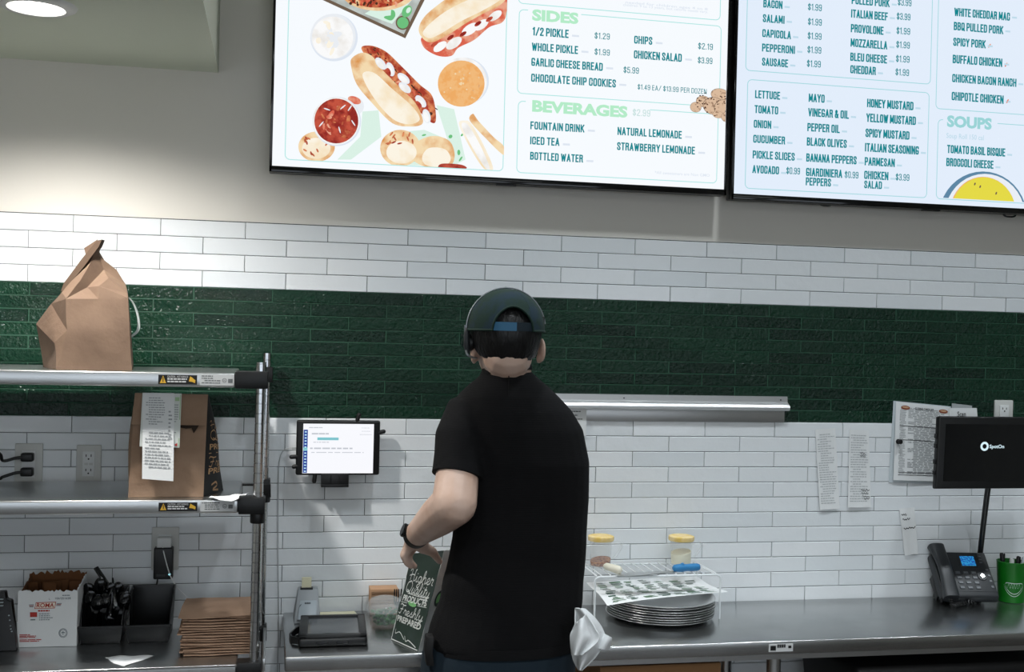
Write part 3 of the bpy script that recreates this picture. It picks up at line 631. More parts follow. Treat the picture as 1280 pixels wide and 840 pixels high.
# ------------------------------------------------------------------ steel counter
CZ = .885; CX0, CX1, CF = .606, 3.5, -.478
sc_ = root('steel_counter', (2.0, -.24, 0), 'long stainless steel counter against the tiled wall', 'counter')
m = MB(); m.box2((CX0, CF, CZ-.038), (CX1, -.012, CZ)); m.build('worktop', STEELT, sc_, bevel=.005, seg=3)
m = MB(); m.box2((CX0+.004, CF+.006, CZ-.052), (CX1-.004, CF+.02, CZ-.038)); m.build('lower_lip', STEEL, sc_)
for x in (CX0+.06, 1.96, CX1-.06):
    for y in (CF+.06, -.07):
        m = MB(); m.lathe([(.016, 0), (.02, .01), (.02, .05), (.02, CZ-.05)], (x, y, 0), 20); m.build('leg', STEEL, sc_)
m = MB(); m.box2((CX0+.03, CF+.04, .28), (CX1-.03, -.04, .31)); m.build('undershelf', STEEL, sc_, bevel=.003)
a = A(961, 810, CF); b = A(991, 802, CF)
m = MB(); m.box2((a.x, CF-.002, CZ-.029), (b.x, CF, CZ-.008)); m.mi = 1; m.box2((a.x+.004, CF-.0026, CZ-.025), (a.x+.02, CF, CZ-.012)); m.box2((b.x-.014, CF-.0026, CZ-.02), (b.x-.005, CF, CZ-.013))
text(m, 'Elkay', lambda u, v: Vector((a.x+.024+u, CF-.0023, CZ-.024+v)), .03, .009, .01) if 0 else printed(m, lambda u, v: Vector((u, CF-.0023, v)), a.x+.024, a.x+.055, CZ-.024, CZ-.012, 1, .8, .15, .2, 0)
tag(m.build('name_plate', [LBLW, LBLB], sc_, flat=True), 'small silver and black name plate')

# things on the undershelf
r = root('cardboard_box', (1.62, -.30, .31), 'open brown cardboard box under the counter behind the pan stack', 'box')
m = MB()
for s_ in ((1.45, -.42, 1.46, -.12), (1.79, -.42, 1.80, -.12), (1.45, -.425, 1.80, -.415), (1.45, -.125, 1.80, -.115)): m.box2((s_[0], s_[1], .311), (s_[2], s_[3], .815))
m.box2((1.45, -.42, .311), (1.8, -.12, .32)); m.build('carton', CARD, r, bevel=.002)
m = MB(); m.grid(lambda u, v: Vector((1.47+.31*u, -.405+.27*v, .775+.03*noise.noise(Vector((u*5, v*5, 3))))), 24, 20)
tag(m.build('black_liner_bag', BLKM, solid=.004), 'black plastic liner bunched inside the cardboard box under the counter', 'bag')
m = MB(); m.hexa([(2.25, -.42, .311), (2.9, -.42, .311), (2.9, -.1, .311), (2.25, -.1, .311)], [(2.2, -.45, .79), (2.95, -.45, .79), (2.95, -.08, .79), (2.2, -.08, .79)])
tag(m.build('storage_bin', BLKM, bevel=.02, seg=3), 'black plastic storage bin under the right end of the counter', 'bin')

# ------------------------------------------------------------------ order rail on the wall
ra = A(640, 489, 0); rb = A(979, 496, 0); zr = 1.536
r = root('ticket_rail', ((ra.x+rb.x)/2, 0, zr-.08), 'long aluminium ticket rail fixed across the wall behind the person', 'ticket rail')
m = MB(); prof = [(-.009, 0), (-.014, 0), (-.016, -.018), (-.030, -.026), (-.036, -.034), (-.036, -.040), (-.030, -.045), (-.018, -.044), (-.009, -.044)]
m.loft([[Vector((x, y, zr+z)) for y, z in prof] for x in (ra.x, rb.x+.008)], True); m.build('rail', ALU, r, smooth=20)
m = MB(); m.box2((ra.x, -.0135, zr-.083), (rb.x, -.009, zr-.043)); m.build('back_plate', ALU, r, bevel=.001)
for px in (780, 976):
    q = A(px, 495, -.016); m = MB(); m.cyl((q.x, -.0175, zr-.011), (q.x, -.014, zr-.011), .0022, 12); m.build('screw', BLKM, r)
a = A(704, 508, -.02); b = A(733, 545, -.02)
m = MB(); m.box2((a.x, -.0165, b.z), (b.x, -.0152, zr-.046)); m.mi = 1; printed(m, lambda u, v: Vector((u, -.0168, v)), a.x+.02, b.x-.01, zr-.085, zr-.05, 3, .3)
tag(m.build('order_slip', [PAPER, INK], flat=True), 'white paper slip hanging under the ticket rail beside the person', 'paper slip')

# ------------------------------------------------------------------ papers taped on the wall
def sheet(name, label, cat, quad, rows, lines=True, mats=(PAPER, INK), y=-.011, group=None, curl=.004, fill=.35, cols=((.08, .92),), extra=None):
    q = [A(px, py, y) for px, py in quad]     # TL TR BR BL
    def fn(s, t, off=0): 
        p = (q[3]*(1-s)+q[2]*s)*(1-t)+(q[0]*(1-s)+q[1]*s)*t
        return Vector((p.x, p.y-off-curl*((1-t)**2)-.0012*math.sin(6*s+3*t), p.z))
    m = MB(); m.grid(lambda s, t: fn(s, t), 8, 16); m.mi = 1
    for c in cols:
        if rows: printed(m, lambda s, t: fn(s, t, .0006), c[0], c[1], .06, .94, rows, fill)
    if extra: extra(m, lambda s, t: fn(s, t, .0007))
    return tag(m.build(name, list(mats), flat=True), label, cat, group), fn
FAINT = mat('faint_ink', 'B4B8BA', .8)
def hand(pts, wd=.02):
    return lambda m, fn: [ribbon(m, p, wd, fn, 4) for p in pts]
def scrawl(x0, x1, y, h, n):
    return [(x0+(x1-x0)*i/n, y+h*(.5*math.sin(i*2.1)+.5*random.uniform(-1, 1))) for i in range(n+1)]
sheet('receipt', 'long printed receipt taped to the wall, left one of the pair', 'receipt', [(1019, 537), (1044, 535), (1049, 636), (1024, 637)], 30, mats=(PAPER, FAINT), group='receipts taped to the wall')
HAND = [scrawl(.55, .8, .70, .02, 9), scrawl(.55, .8, .665, .02, 9), scrawl(.58, .95, .22, .015, 10), scrawl(.6, .9, .18, .015, 9), scrawl(.62, .95, .14, .015, 9), scrawl(.7, .95, .11, .015, 7)]
def ex2(m, fn):
    m.mi = 2
    for p in HAND: ribbon(m, p, .009, fn, 3)
sheet('receipt', 'long printed receipt with black handwriting taped right of another receipt', 'receipt', [(1062, 537), (1086, 538), (1088, 634), (1059, 634)], 28, mats=(PAPER, FAINT, INKD), group='receipts taped to the wall', extra=ex2)
def ex3(m, fn):
    m.mi = 2
    for p in (scrawl(.1, .45, .86, .03, 9), scrawl(.15, .65, .76, .03, 10), scrawl(.15, .95, .57, .03, 13)): ribbon(m, p, .02, fn, 3)
sheet('handwritten_note', 'narrow white note with black handwriting above the desk phone', 'note', [(1124, 636), (1143, 634), (1147, 692), (1130, 694)], 0, mats=(PAPER, FAINT, INKD), extra=ex3)
# checklist in a clear sleeve
def ex4(m, fn):
    m.mi = 2; text(m, 'CLOSING CHECKLIST', lambda a, b: fn(.36+a, .925+b), .34, .028, .02)
    for cx in (.18, .88):
        m.mi = 3; n = 16
        vs = [fn(cx+.085*math.cos(2*PI*k/n), .935+.027*math.sin(2*PI*k/n)) for k in range(n)]; m.add(vs, [tuple(range(n))])
        m.mi = 4; vs = [fn(cx+.06*math.cos(2*PI*k/n), .94+.012*math.sin(2*PI*k/n)) for k in range(n)]; m.add([v+Vector((0, -.0004, 0)) for v in vs], [tuple(range(n))])
    m.mi = 2
    for y_ in (.07, .1, .52, .7): ribbon(m, [(.08, y_), (.5, y_+.004), (.95, y_)], .006, fn, 2)
o, fn = sheet('checklist_sheet', 'printed closing checklist sheet in a sleeve on the wall beside the monitor', 'notice', [(1120, 502), (1187, 509), (1184, 602), (1116, 600)], 44, mats=(PAPER, mat('print_ink', '9A9EA0', .8), INKD, mat('hotdog_brown', '8A4A30', .7), mat('hotdog_light', 'C9A07E', .7)), fill=.42, cols=((.08, .2), (.24, .97)), extra=ex4, y=-.013, curl=.003)
def sleeve():
    q = [A(*p, -.012) for p in ((1117, 501), (1189, 508), (1186, 606), (1111, 603))]
    m = MB(); m.grid(lambda s, t: (q[3]*(1-s)+q[2]*s)*(1-t)+(q[0]*(1-s)+q[1]*s)*t+Vector((0, .001, 0)), 4, 4)
    tag(m.build('plastic_sleeve', mat('sleeve_plastic', 'C9D2D6', .25), flat=True), 'pale plastic sleeve holding the printed checklist on the wall', 'document sleeve')
sleeve()
q = A(1123.5, 552, -.02); m = MB(); m.lathe([(.001, 0), (.0085, 0), (.0085, .004), (.006, .006), (.006, .011), (.0075, .013), (.0075, .016), (.001, .017)], q+Vector((0, .004, 0)), 16, (0, -1, 0))
tag(m.build('magnet', BLKM), 'small black knob magnet on the printed checklist', 'magnet')
def cardq(name, label, quad, y, mt, extra=None, mats=None):
    q = [A(px, py, y) for px, py in quad]; d = Vector((0, .0012, 0))
    m = MB(); m.hexa([q[3], q[2], q[2]+d, q[3]+d], [q[0], q[1], q[1]+d, q[0]+d]); m.mi = 1
    if extra: extra(m, lambda s, t: (q[3]*(1-s)+q[2]*s)*(1-t)+(q[0]*(1-s)+q[1]*s)*t-Vector((0, .0006, 0)))
    return tag(m.build(name, [mt, INKD], flat=True), label, 'card')
cardq('paper_card', 'white card reading Scan behind the top of the monitor', [(1187, 510), (1221, 510), (1224, 545), (1186, 545)], -.03, PAPER, lambda m, fn: text(m, 'Scan', lambda a, b: fn(.28+a, .70+b), .3, .17, .01))
cardq('paper_card', 'grey card showing behind the white card above the monitor', [(1190, 504), (1215, 507), (1216, 540), (1189, 540)], -.02, mat('grey_card', 'A6AAAB', .8))

# ------------------------------------------------------------------ wall outlets
def outlet(label, x0, y0, x1, y1, holes=True, gfci=False):
    a = A(x0, y0, -.012); b = A(x1, y1, -.012); cx = (a.x+b.x)/2; cz = (a.z+b.z)/2; hw = (b.x-a.x)/2; hh = (a.z-b.z)/2
    r = root('wall_outlet', (cx, 0, cz), label, 'wall outlet', 'wall outlets')
    m = MB(); m.box2((a.x, -.016, b.z), (b.x, -.008, a.z)); m.build('cover_plate', PLATE, r, bevel=.003, seg=2)
    m = MB(); m.box2((cx-hw*.48, -.0185, cz-hh*.66), (cx+hw*.48, -.014, cz+hh*.66)); rc = m.build('receptacle', WHT, r, bevel=.001)
    m = MB()
    for s in (1, -1):
        zc = cz+s*hh*.38
        for dx in (-.2, .2): m.box((cx+dx*hw, -.0187, zc+hh*.06), (hw*.07, .001, hh*.13))
        m.cyl((cx, -.0192, zc-hh*.12), (cx, -.018, zc-hh*.12), hw*.07, 10)
    m.build('slots', BLKM, rc)
    if gfci:
        m = MB(); m.box((cx-hw*.18, -.019, cz), (hw*.28, .002, hh*.12)); m.box((cx+hw*.2, -.019, cz), (hw*.28, .002, hh*.12)); m.build('test_button', PLATE, rc)
    return r, cx, cz, hw, hh
r, cx, cz, hw, hh = outlet('wall outlet with two black plugs behind the middle shelf, at far left', 19, 554, 53, 605)
for s, (ex, ey) in ((1, (-4, 566)), (-1, (-4, 599))):
    zc = cz+s*hh*.36; e = A(ex, ey, -.06)
    rp = root('power_plug', (cx, -.02, zc), ('upper' if s > 0 else 'lower')+' black plug with a cord in the far left outlet', 'plug', 'black plugs in the far left outlet')
    m = MB(); m.box((cx, -.032, zc), (hw*.9, .026, hh*.42)); m.build('plug_body', BLK, rp, bevel=.005, seg=3)
    m = MB(); m.tube(cat_rom([(cx-.012, -.040, zc), (cx-.03, -.044, zc-.002), (cx-.06, -.05, zc+(-.008 if s > 0 else -.012)), (e.x, -.06, e.z), (e.x-.10, -.036, e.z-.01), (e.x-.13-.02*s, -.034, 1.1), (e.x-.13-.02*s, -.034, .30)]), .0042, 10); m.build('cord', BLK, rp)
outlet('wall outlet with test buttons behind the middle shelf, left of the receipt bag', 96, 556, 126, 603, gfci=True)
r, cx, cz, hw, hh = outlet('wall outlet below the middle shelf with chargers plugged in', 190, 659, 223, 712)
rp = root('phone_charger', (cx, -.02, cz+hh*.4), 'small white charger plugged in below the middle shelf', 'charger')
a = A(196, 672, -.04); b = A(214, 686, -.04)
m = MB(); m.box2((a.x, -.045, b.z), (b.x, -.019, a.z)); m.build('charger_body', WHT, rp, bevel=.004, seg=3)
m = MB(); m.tube(cat_rom([A(203, 682, -.046), A(206, 696, -.055), A(213, 720, -.06), A(222, 735, -.06), A(233, 747, -.055), A(240, 765, -.05)]), .0016, 8); m.build('charging_cable', WHT, rp)
a = A(191, 685, -.05); b = A(217, 724, -.05)
rp = root('power_adapter', ((a.x+b.x)/2, -.02, b.z), 'black power adapter hanging in the outlet under the white charger', 'power adapter')
m = MB(); m.box2((a.x+.003, -.052, b.z), (b.x-.003, -.0192, a.z)); m.build('adapter_body', BLK, rp, bevel=.004, seg=3)
m = MB(); m.box2((a.x+.012, -.0545, b.z+.008), (a.x+.034, -.051, b.z+.016)); m.build('port', DGREY, rp)
m = MB(); q = A(212, 718, -.053); m.ell(q, (.003, .002, .003)); tag(m.build('indicator_light', em('led_cyan', '9FEFFF', 2), rp), 'small glowing cyan light')
m = MB(); m.tube(cat_rom([A(197, 722, -.04), A(196, 730, -.045), A(193, 740, -.05), A(190, 755, -.05)]), .0022, 8); m.build('cord', BLK, rp)
a = A(1243, 500, -.012); b = A(1265, 523, -.012)
outlet('white wall outlet on the green tiles above the monitor', 1243, 500, 1265, 537)

# ------------------------------------------------------------------ tablet in a wall mount
ty = -.055
a = A(371, 525, ty); b = A(474, 594, ty); c = (a+b)/2
r = root('wall_tablet', (c.x, 0, c.z), 'tablet with a lit white page held in a black wall mount', 'tablet')
m = MB(); m.box2((a.x, ty, b.z), (b.x, ty+.016, a.z)); m.build('tablet_case', BLK, r, bevel=.006, seg=3)
s0 = A(379.3, 529.5, ty); s1 = A(466, 591.5, ty)
m = MB(); m.box2((s0.x, ty-.0012, s1.z), (s1.x, ty+.002, s0.z)); d = m.build('display', em('tablet_page', 'F7F8FD', 1.0), r)
fn = lambda u, v: Vector((s0.x+(s1.x-s0.x)*u, ty-.0022, s1.z+(s0.z-s1.z)*v))
def rect(m, u0, v0, u1, v1): m.add([fn(u0, v0), fn(u1, v0), fn(u1, v1), fn(u0, v1)], [(0, 1, 2, 3)])
m = MB(); rect(m, 0.005, .01, .065, .88); m.build('side_menu', em('tablet_blue', '1B3E94', 1), d, flat=True)
fn = lambda u, v: Vector((s0.x+(s1.x-s0.x)*u, ty-.0026, s1.z+(s0.z-s1.z)*v))
m = MB()
for k in range(14): rect(m, .022, .03+k*.061, .05, .055+k*.061)
m.build('menu_icon', em('tablet_icon', 'BFE4F2', 1), d, flat=True)
m = MB(); rect(m, .2, .67, .5, .725); rect(m, .005, .455, .065, .52); m.build('highlight_bar', em('tablet_teal', '7CC3CC', 1), d, flat=True)
m = MB(); printed(m, fn, .08, .28, .9, .93, 1, .6, .2, .4, 0); printed(m, fn, .12, .36, .77, .8, 1, 1, .3, .4, 0); printed(m, fn, .1, .4, .6, .64, 1, .4); printed(m, fn, .1, .7, .46, .52, 1, .5, .05, .2, 0); printed(m, fn, .12, .9, .4, .43, 1, .5, .05, .2, 0); printed(m, fn, .8, .97, .75, .95, 3, .15)
m.build('page_text', em('tablet_grey', 'C2C6CE', 1), d, flat=True)
m = MB(); q = A(425, 524, ty+.02); m.lathe([(.001, 0), (.05, 0), (.05, .012), (.001, .012)], A(418, 548, ty+.03)+Vector((0, .0, 0)), 32, (0, 1, 0)); m.build('mount_disc', mat('mount_green_black', '14241C', .4), r)
m = MB(); q = A(418, 560, 0); m.cyl((q.x, ty+.02, q.z), (q.x, -.009, q.z), .02, 20); m.build('mount_arm', BLK, r)
for px, py, dx, dz in ((448, 521, .3, 1), (477, 540, 1, .25), (367, 571, -1, -.1), (370, 583, -1, -.2), (393, 599, -.1, -1)):
    p = A(px, py, ty+.006); dv = Vector((dx, 0, dz)).normalized()
    m = MB(); m.cap(p-dv*.014, p+dv*.006, .006, .0065); m.build('clamp_knob', BLK, r)
a = A(401.5, 594, ty); b = A(435.5, 608.5, ty)
m = MB(); m.box2((a.x, ty-.006, b.z), (b.x, ty+.02, a.z+.004)); 
for k in range(1, 3): m.box2((a.x+.003+k*.024-.001, ty-.009, b.z+.008), (a.x+.003+k*.024+.001, ty-.004, a.z))
m.box2((a.x, ty-.010, b.z), (b.x, ty-.004, b.z+.008)); m.build('mount_foot', BLK, r, bevel=.002)
m = MB(); m.tube(cat_rom([A(366, 560, -.03), A(356, 562, -.02), A(350, 572, -.015), A(348, 600, -.0135), A(347.5, 700, -.0135), A(348.5, 780, -.0135), A(347, 830, -.0135), A(347, 900, -.0135)]), .0015, 8)
m.box(A(368, 560.5, -.03), (.014, .006, .006)); m.build('charging_cable', mat('grey_cable', 'A9ADAE', .5), r)

# ------------------------------------------------------------------ monitor on a stand
my = -.17
TL, BL = A(1174.3, 520, my), A(1169.6, 611, my-.03)
mw = .37; X = Vector((1, 0, 0)); Yv = (TL-BL); mh = Yv.length; Yn = Yv.normalized(); N = Yn.cross(X)*-1     # N points to the room
N = X.cross(Yn)
r = root('pos_monitor', (BL.x+mw/2, -.1, CZ), 'black point of sale monitor with a glowing logo on a thin pole at the right', 'monitor')
Mx = lambda u, v, d: BL+X*u+Yn*v+N*d
def mquad(m, u0, v0, u1, v1, d): m.add([Mx(u0, v0, d), Mx(u1, v0, d), Mx(u1, v1, d), Mx(u0, v1, d)], [(0, 1, 2, 3)])
m = MB(); m.hexa([Mx(0, 0, 0), Mx(mw, 0, 0), Mx(mw, 0, -.022), Mx(0, 0, -.022)], [Mx(0, mh, 0), Mx(mw, mh, 0), Mx(mw, mh, -.022), Mx(0, mh, -.022)]); m.build('housing', BLK, r, bevel=.005, seg=3)
k = mw/ .37
SC0 = (.024, .024); SC1 = (mw-.024, mh-.025)
m = MB(); m.hexa([Mx(SC0[0], SC0[1], .0012), Mx(SC1[0], SC0[1], .0012), Mx(SC1[0], SC0[1], -.001), Mx(SC0[0], SC0[1], -.001)], [Mx(SC0[0], SC1[1], .0012), Mx(SC1[0], SC1[1], .0012), Mx(SC1[0], SC1[1], -.001), Mx(SC0[0], SC1[1], -.001)])
d = m.build('display', mat('monitor_glass', '07090C', .06, 0, .6), r)
lg = em('logo_white', 'D6F0F8', 1.0)
m = MB(); p = A(1225.5, 564.5, my-.015); lu = (p-BL).dot(X); lv = (p-BL).dot(Yn); n = 32
vs = [Mx(lu+rr*math.cos(2*PI*k/n), lv+rr*math.sin(2*PI*k/n), .0018) for rr in (.0075, .0145) for k in range(n)]
m.add(vs, [(k, (k+1) % n, n+(k+1) % n, n+k) for k in range(n)])
text(m, 'SpotOn', lambda a, b: Mx(lu+.0175+a, lv-.0055+b, .0018), .052, .0105, .02); m.build('logo', lg, d, flat=True)
for v in (.135, .165, .085, .05): 
    m = MB(); m.box(Mx(-.002, v, -.011), (.005, .012, .014)); m.build('side_button', BLK, r, bevel=.001)
pt = Mx((A(1238, 611, my)-BL).dot(X), .03, -.03); pb = Vector((A(1223, 742, -.024).x, -.024, CZ+.008))
m = MB(); m.tube(cat_rom([pt+Vector((0, 0, .03)), pt, pt+Vector((-.004, .01, -.04)), pb+Vector((0, .0, .1)), pb]), .0088, 14); m.build('pole', BLK, r)
m = MB(); m.lathe([(.001, 0), (.0105, 0), (.0105, .006), (.0095, .009), (.001, .009)], (pb.x, -.024, CZ+.0005), 32); m.build('stand_base', BLK, r)
m = MB(); m.box(pt+Vector((0, .0, .05)), (.08, .02, .07)); m.build('mount_plate', BLK, r, bevel=.003)

# ------------------------------------------------------------------ desk phone
ph = root('desk_phone', (2.72, -.13, CZ), 'black desk phone with a small blue screen on the counter under the monitor', 'phone')
rz = math.radians(-10); pv = math.radians(46)
e1 = Vector((math.cos(rz), math.sin(rz), 0)); e2h = Vector((-math.sin(rz), math.cos(rz), 0)); e2 = e2h*math.cos(pv)+Vector((0, 0, math.sin(pv))); e3 = e1.cross(e2)
PO = Z(1178, 755, CZ)+Vector((-.010, -.012, .022)); PW, PH = .19, .168
PX = lambda u, v, d=0: PO+e1*u+e2*v+e3*d
def pbox(m, u0, v0, u1, v1, d0, d1, tp=0): m.hexa([PX(u0, v0, d0), PX(u1, v0, d0), PX(u1, v1, d0), PX(u0, v1, d0)], [PX(u0+tp, v0+tp, d1), PX(u1-tp, v0+tp, d1), PX(u1-tp, v1-tp, d1), PX(u0+tp, v1-tp, d1)])
PHM = mat('phone_plastic', '2A2D30', .4, bump=(400, .05, .001))
m = MB(); pbox(m, 0, 0, PW, PH, -.025, .006, .004); m.build('body', PHM, ph, bevel=.006, seg=3)
m = MB(); pbox(m, .09, .112, .148, .158, .005, .0085); pbox(m, .05, .02, .185, .17, .004, .0068, .002); m.build('face_plate', DGREY, ph, bevel=.001)
m = MB(); pbox(m, .096, .117, .142, .153, .0085, .0092); tag(m.build('screen', em('phone_blue', '2E9AD0', .9, ('1B4FA8', 180, .45, .55)), ph), 'small glowing blue screen')
KEY = mat('phone_key', '565A5E', .4)
for i in range(4):
    for j in range(3):
        m = MB(); u = .066+j*.026; v = .086-i*.0185; pbox(m, u, v, u+.016, v+.010, .0065, .0095, .001); m.build('key', KEY, ph)
for i in range(4):
    for u in (.168,):
        m = MB(); v = .098-i*.021; pbox(m, u, v, u+.010, v+.009, .0065, .009, .001); m.build('key', KEY, ph)
        m = MB(); v = .128+i*.011; pbox(m, .157, v, .167, v+.006, .0065, .009, .001); m.build('key', KEY, ph)
m = MB(); q = PX(.15, .078, .007); m.lathe([(.001, 0), (.016, 0), (.014, .003), (.001, .003)], q, 24, e3); m.build('dial_ring', PHM, ph)
m = MB(); q = PX(.15, .078, .010); m.lathe([(.001, 0), (.007, 0), (.006, .003), (.001, .003)], q, 20, e3); m.build('dial_button', CHROME, ph)
rings = []
for t in range(13):
    s = t/12; bow = .018*math.sin(PI*s); wv = .021+.005*abs(2*s-1)**2; hv = .012+.008*abs(2*s-1)**3
    c = PX(.022, -.012+s*.195, .018+bow)
    rings.append([c+e1*(wv*math.copysign(abs(math.cos(a))**.7, math.cos(a)))+e3*(hv*math.copysign(abs(math.sin(a))**.7, math.sin(a))) for a in [2*PI*k/16 for k in range(16)]])
m = MB(); m.loft(rings, True); m.build('handset', PHM, ph, bevel=0, smooth=50)
m = MB(); pbox(m, .0, .02, .16, .10, -.05, -.02); m.hexa([Vector((PX(0.02, .1).x, -.055, CZ+.001)), Vector((PX(.15, .1).x, -.03, CZ+.001)), Vector((PX(.15, .1).x, -.012, CZ+.001)), Vector((PX(.02, .1).x, -.03, CZ+.001))], [PX(.02, .09, -.02), PX(.15, .09, -.02), PX(.15, .14, -.02), PX(.02, .14, -.02)])
m.build('stand', BLK, ph, bevel=.003)
m = MB(); q0 = PX(.022, -.012, .012); pts = []
base = cat_rom([q0, q0+Vector((-.005, -.02, -.02)), Vector((q0.x+.0, q0.y-.025, CZ+.010)), Vector((q0.x+.04, q0.y-.005, CZ+.010)), Vector((q0.x+.075, q0.y-.012, CZ+.011)), Vector((q0.x+.05, q0.y+.03, CZ+.011)), Vector((q0.x-.02, q0.y+.03, CZ+.011))], 40)
for i, p in enumerate(base):
    t = (base[min(i+1, len(base)-1)]-base[max(i-1, 0)]).normalized(); u = t.orthogonal().normalized(); v = t.cross(u); pts.append(p+(u*math.cos(i*.8)+v*math.sin(i*.8))*.006)
m.tube(pts, .0021, 6); m.build('coiled_cord', BLK, ph)

# ------------------------------------------------------------------ green cup with pens
cc = Z(1263.5, 754, CZ)+Vector((.022, .03, 0)); cr_ = .047
r = root('pen_cup', cc, 'green plastic cup of pens at the right end of the counter', 'cup')
m = MB(); m.lathe([(.001, .001), (cr_*.86, .001), (cr_, .128), (cr_*1.02, .13), (cr_*.97, .131), (cr_*.83, .006), (.001, .005)], cc, 40); m.build('cup', mat('green_cup', '0B6A14', .35), r)
m = MB(); cf = lambda a, z: cc+Vector(((cr_*(.86+.14*z/.128)+.0008)*math.sin(a), -(cr_*(.86+.14*z/.128)+.0008)*math.cos(a), z))
ribbon(m, [(.62*math.cos(t)-.42, .048+.017*math.sin(t)+.012*math.cos(t)**2) for t in [i*PI/10 for i in range(21)]], .0022, lambda a, b: cf(a, b), 3)
ribbon(m, [(.72*math.cos(t)-.42, .045+.022*math.sin(t)+.016*math.cos(t)**2) for t in [PI+i*PI/10 for i in range(11)]], .0018, lambda a, b: cf(a, b), 3)
ribbon(m, [(-.88+.09*i, .055+(.008 if i % 2 else -.006)) for i in range(11)], .0016, lambda a, b: cf(a, b), 4)
tag(m.build('pickle_logo', mat('logo_pale', 'C9D8D2', .5), r, flat=True), 'pale line drawing of a long oval')
for px, py, mt, lab, rr in ((1252, 695, BLK, 'black marker leaning left in the green cup', .0065), (1264.5, 702, WHT, 'white marker in the middle of the green cup', .006), (1273, 699, BLK, 'black pen upright right of the white marker in the green cup', .0055), (1280, 700, mat('pale_pen', 'C4CCD0', .4), 'pale pen at the right side of the green cup', .006)):
    t = A(px, py-4, cc.y-.005+(.01 if mt is BLK else 0)); b = cc+Vector(((t.x-cc.x)*.45, .002, .008))
    rp = root('pen', b, lab, 'pen', 'pens in the green cup'); dv = (t-b).normalized()
    m = MB(); m.tube([b, b+dv*.02, t-dv*.03], [rr*.8, rr, rr], 12); m.build('barrel', mt, rp)
    m = MB(); m.tube([t-dv*.03, t-dv*.004, t], [rr*1.12, rr*1.05, rr*.6], 12); m.box(t-dv*.015+Vector((rr+.001, -.002, 0)), (.0025, .003, .026)); m.build('pen_cap', mt, rp)

# ------------------------------------------------------------------ paper bag on the top shelf
def crumple(m, amp, sc, seed=0):
    for i, p in enumerate(m.v):
        m.v[i] = p+Vector((noise.noise(p*sc+Vector((seed, 0, 0))), noise.noise(p*sc+Vector((0, seed+7, 0))), noise.noise(p*sc+Vector((3, 0, seed)))))*amp
tz = T_TOP+.0008
def topbag():
    c = lambda x, y, yy: A(x/3.765, y/3.765+280, yy)
    V = {'a': c(265, 668, -.404), 'b': c(622, 672, -.376), 'c': c(203, 684, -.25), 'd': c(628, 684, -.16), 'c2': c(225, 684, -.15), 'e': c(172, 470, -.27), 'e2': c(185, 560, -.27), 'f': c(318, 500, -.386), 'f0': c(255, 560, -.375), 'g': c(303, 352, -.372),
         'h': c(455, 510, -.380), 'i': c(458, 352, -.352), 'j': c(604, 348, -.335), 'k': c(610, 520, -.36), 'kk': c(628, 590, -.30), 'jb': c(604, 350, -.25), 'kb': c(612, 500, -.22), 'l': c(288, 322, -.325), 'm': c(238, 375, -.29), 'o': c(378, 268, -.338), 'p': c(412, 298, -.322),
         'q': c(460, 292, -.338), 'r': c(512, 256, -.315), 's': c(602, 326, -.315), 't1': c(468, 150, -.272), 't2': c(552, 216, -.262), 't3': c(592, 282, -.265), 'ap': c(474, 82, -.275), 'rg': c(425, 180, -.305), 'z': c(490, 215, -.268), 'bl': c(235, 400, -.20), 'br': c(585, 320, -.20), 'bt': c(460, 120, -.262), 'bm': c(300, 330, -.265), 'bb': c(400, 480, -.14)}
    K = list(V); ix = {k_: i_ for i_, k_ in enumerate(K)}
    for k_ in 'ab': V[k_].z = tz
    for k_ in ('c', 'd', 'c2'): V[k_].z = tz
    F = ['a b h', 'a h f', 'h b k', 'h k j i', 'f h i g', 'a f f0', 'f0 f g m e', 'f0 e e2', 'a f0 e2 c', 'g l m', 'b kk k', 'k kk kb jb j', 'b d kk', 'kk d kb', 'g i q p o', 'g o rg l', 'i j s r q', 'o p z rg', 'p q z', 'q r z', 'r s t3 z', 's j jb t3', 'z t3 t2', 'z t2 t1', 'rg z t1 ap',
         'l rg ap bt bm', 'm l bm bl', 'e m bl', 'e bl c2 e2', 'e2 c2 c', 'bl bm bb', 'bm bt bb', 'bt br bb', 'br kb bb', 'kb d bb', 'c2 bb d', 'bl bb c2', 'jb kb br', 't3 jb br', 't2 t3 br', 't1 t2 br', 'ap t1 bt', 't1 br bt', 'a c c2 d b']
    m = MB(); m.add([V[k_] for k_ in K], [tuple(ix[x] for x in f_.split()) for f_ in F]); return m
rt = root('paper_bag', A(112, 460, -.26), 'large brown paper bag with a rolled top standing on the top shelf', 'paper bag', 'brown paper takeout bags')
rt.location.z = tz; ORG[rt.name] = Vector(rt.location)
m = topbag(); bag = m.build('bag_body', mat('kraft_paper_dimmed', '6F5A49', .85, bump=(38, .35, .006), var=('634F40', 18, .3, .7)), rt, smooth=14)  # kraft colour darkened here in place of weaker lamp light on the bag
bm = bmesh.new(); bm.from_mesh(bag.data); bmesh.ops.triangulate(bm, faces=bm.faces[:]); bmesh.ops.subdivide_edges(bm, edges=bm.edges[:], cuts=4, use_grid_fill=True)
for v in bm.verts:
    k = min(1, max(0, v.co.z)/.05); v.co += Vector((noise.noise(v.co*14), noise.noise(v.co*14+Vector((9, 0, 0))), 0))*.005*k
    v.co.z = max(v.co.z, 0)
bm.to_mesh(bag.data); bm.free(); bag.data.set_sharp_from_angle(angle=math.radians(16))
m = MB()
Q = [A(*p) for p in ((76, 365, -.305), (80, 354, -.300), (103, 323, -.30), (121, 301, -.29), (127.5, 299.5, -.28), (124, 308, -.282), (107, 331, -.305), (81, 363, -.315))]
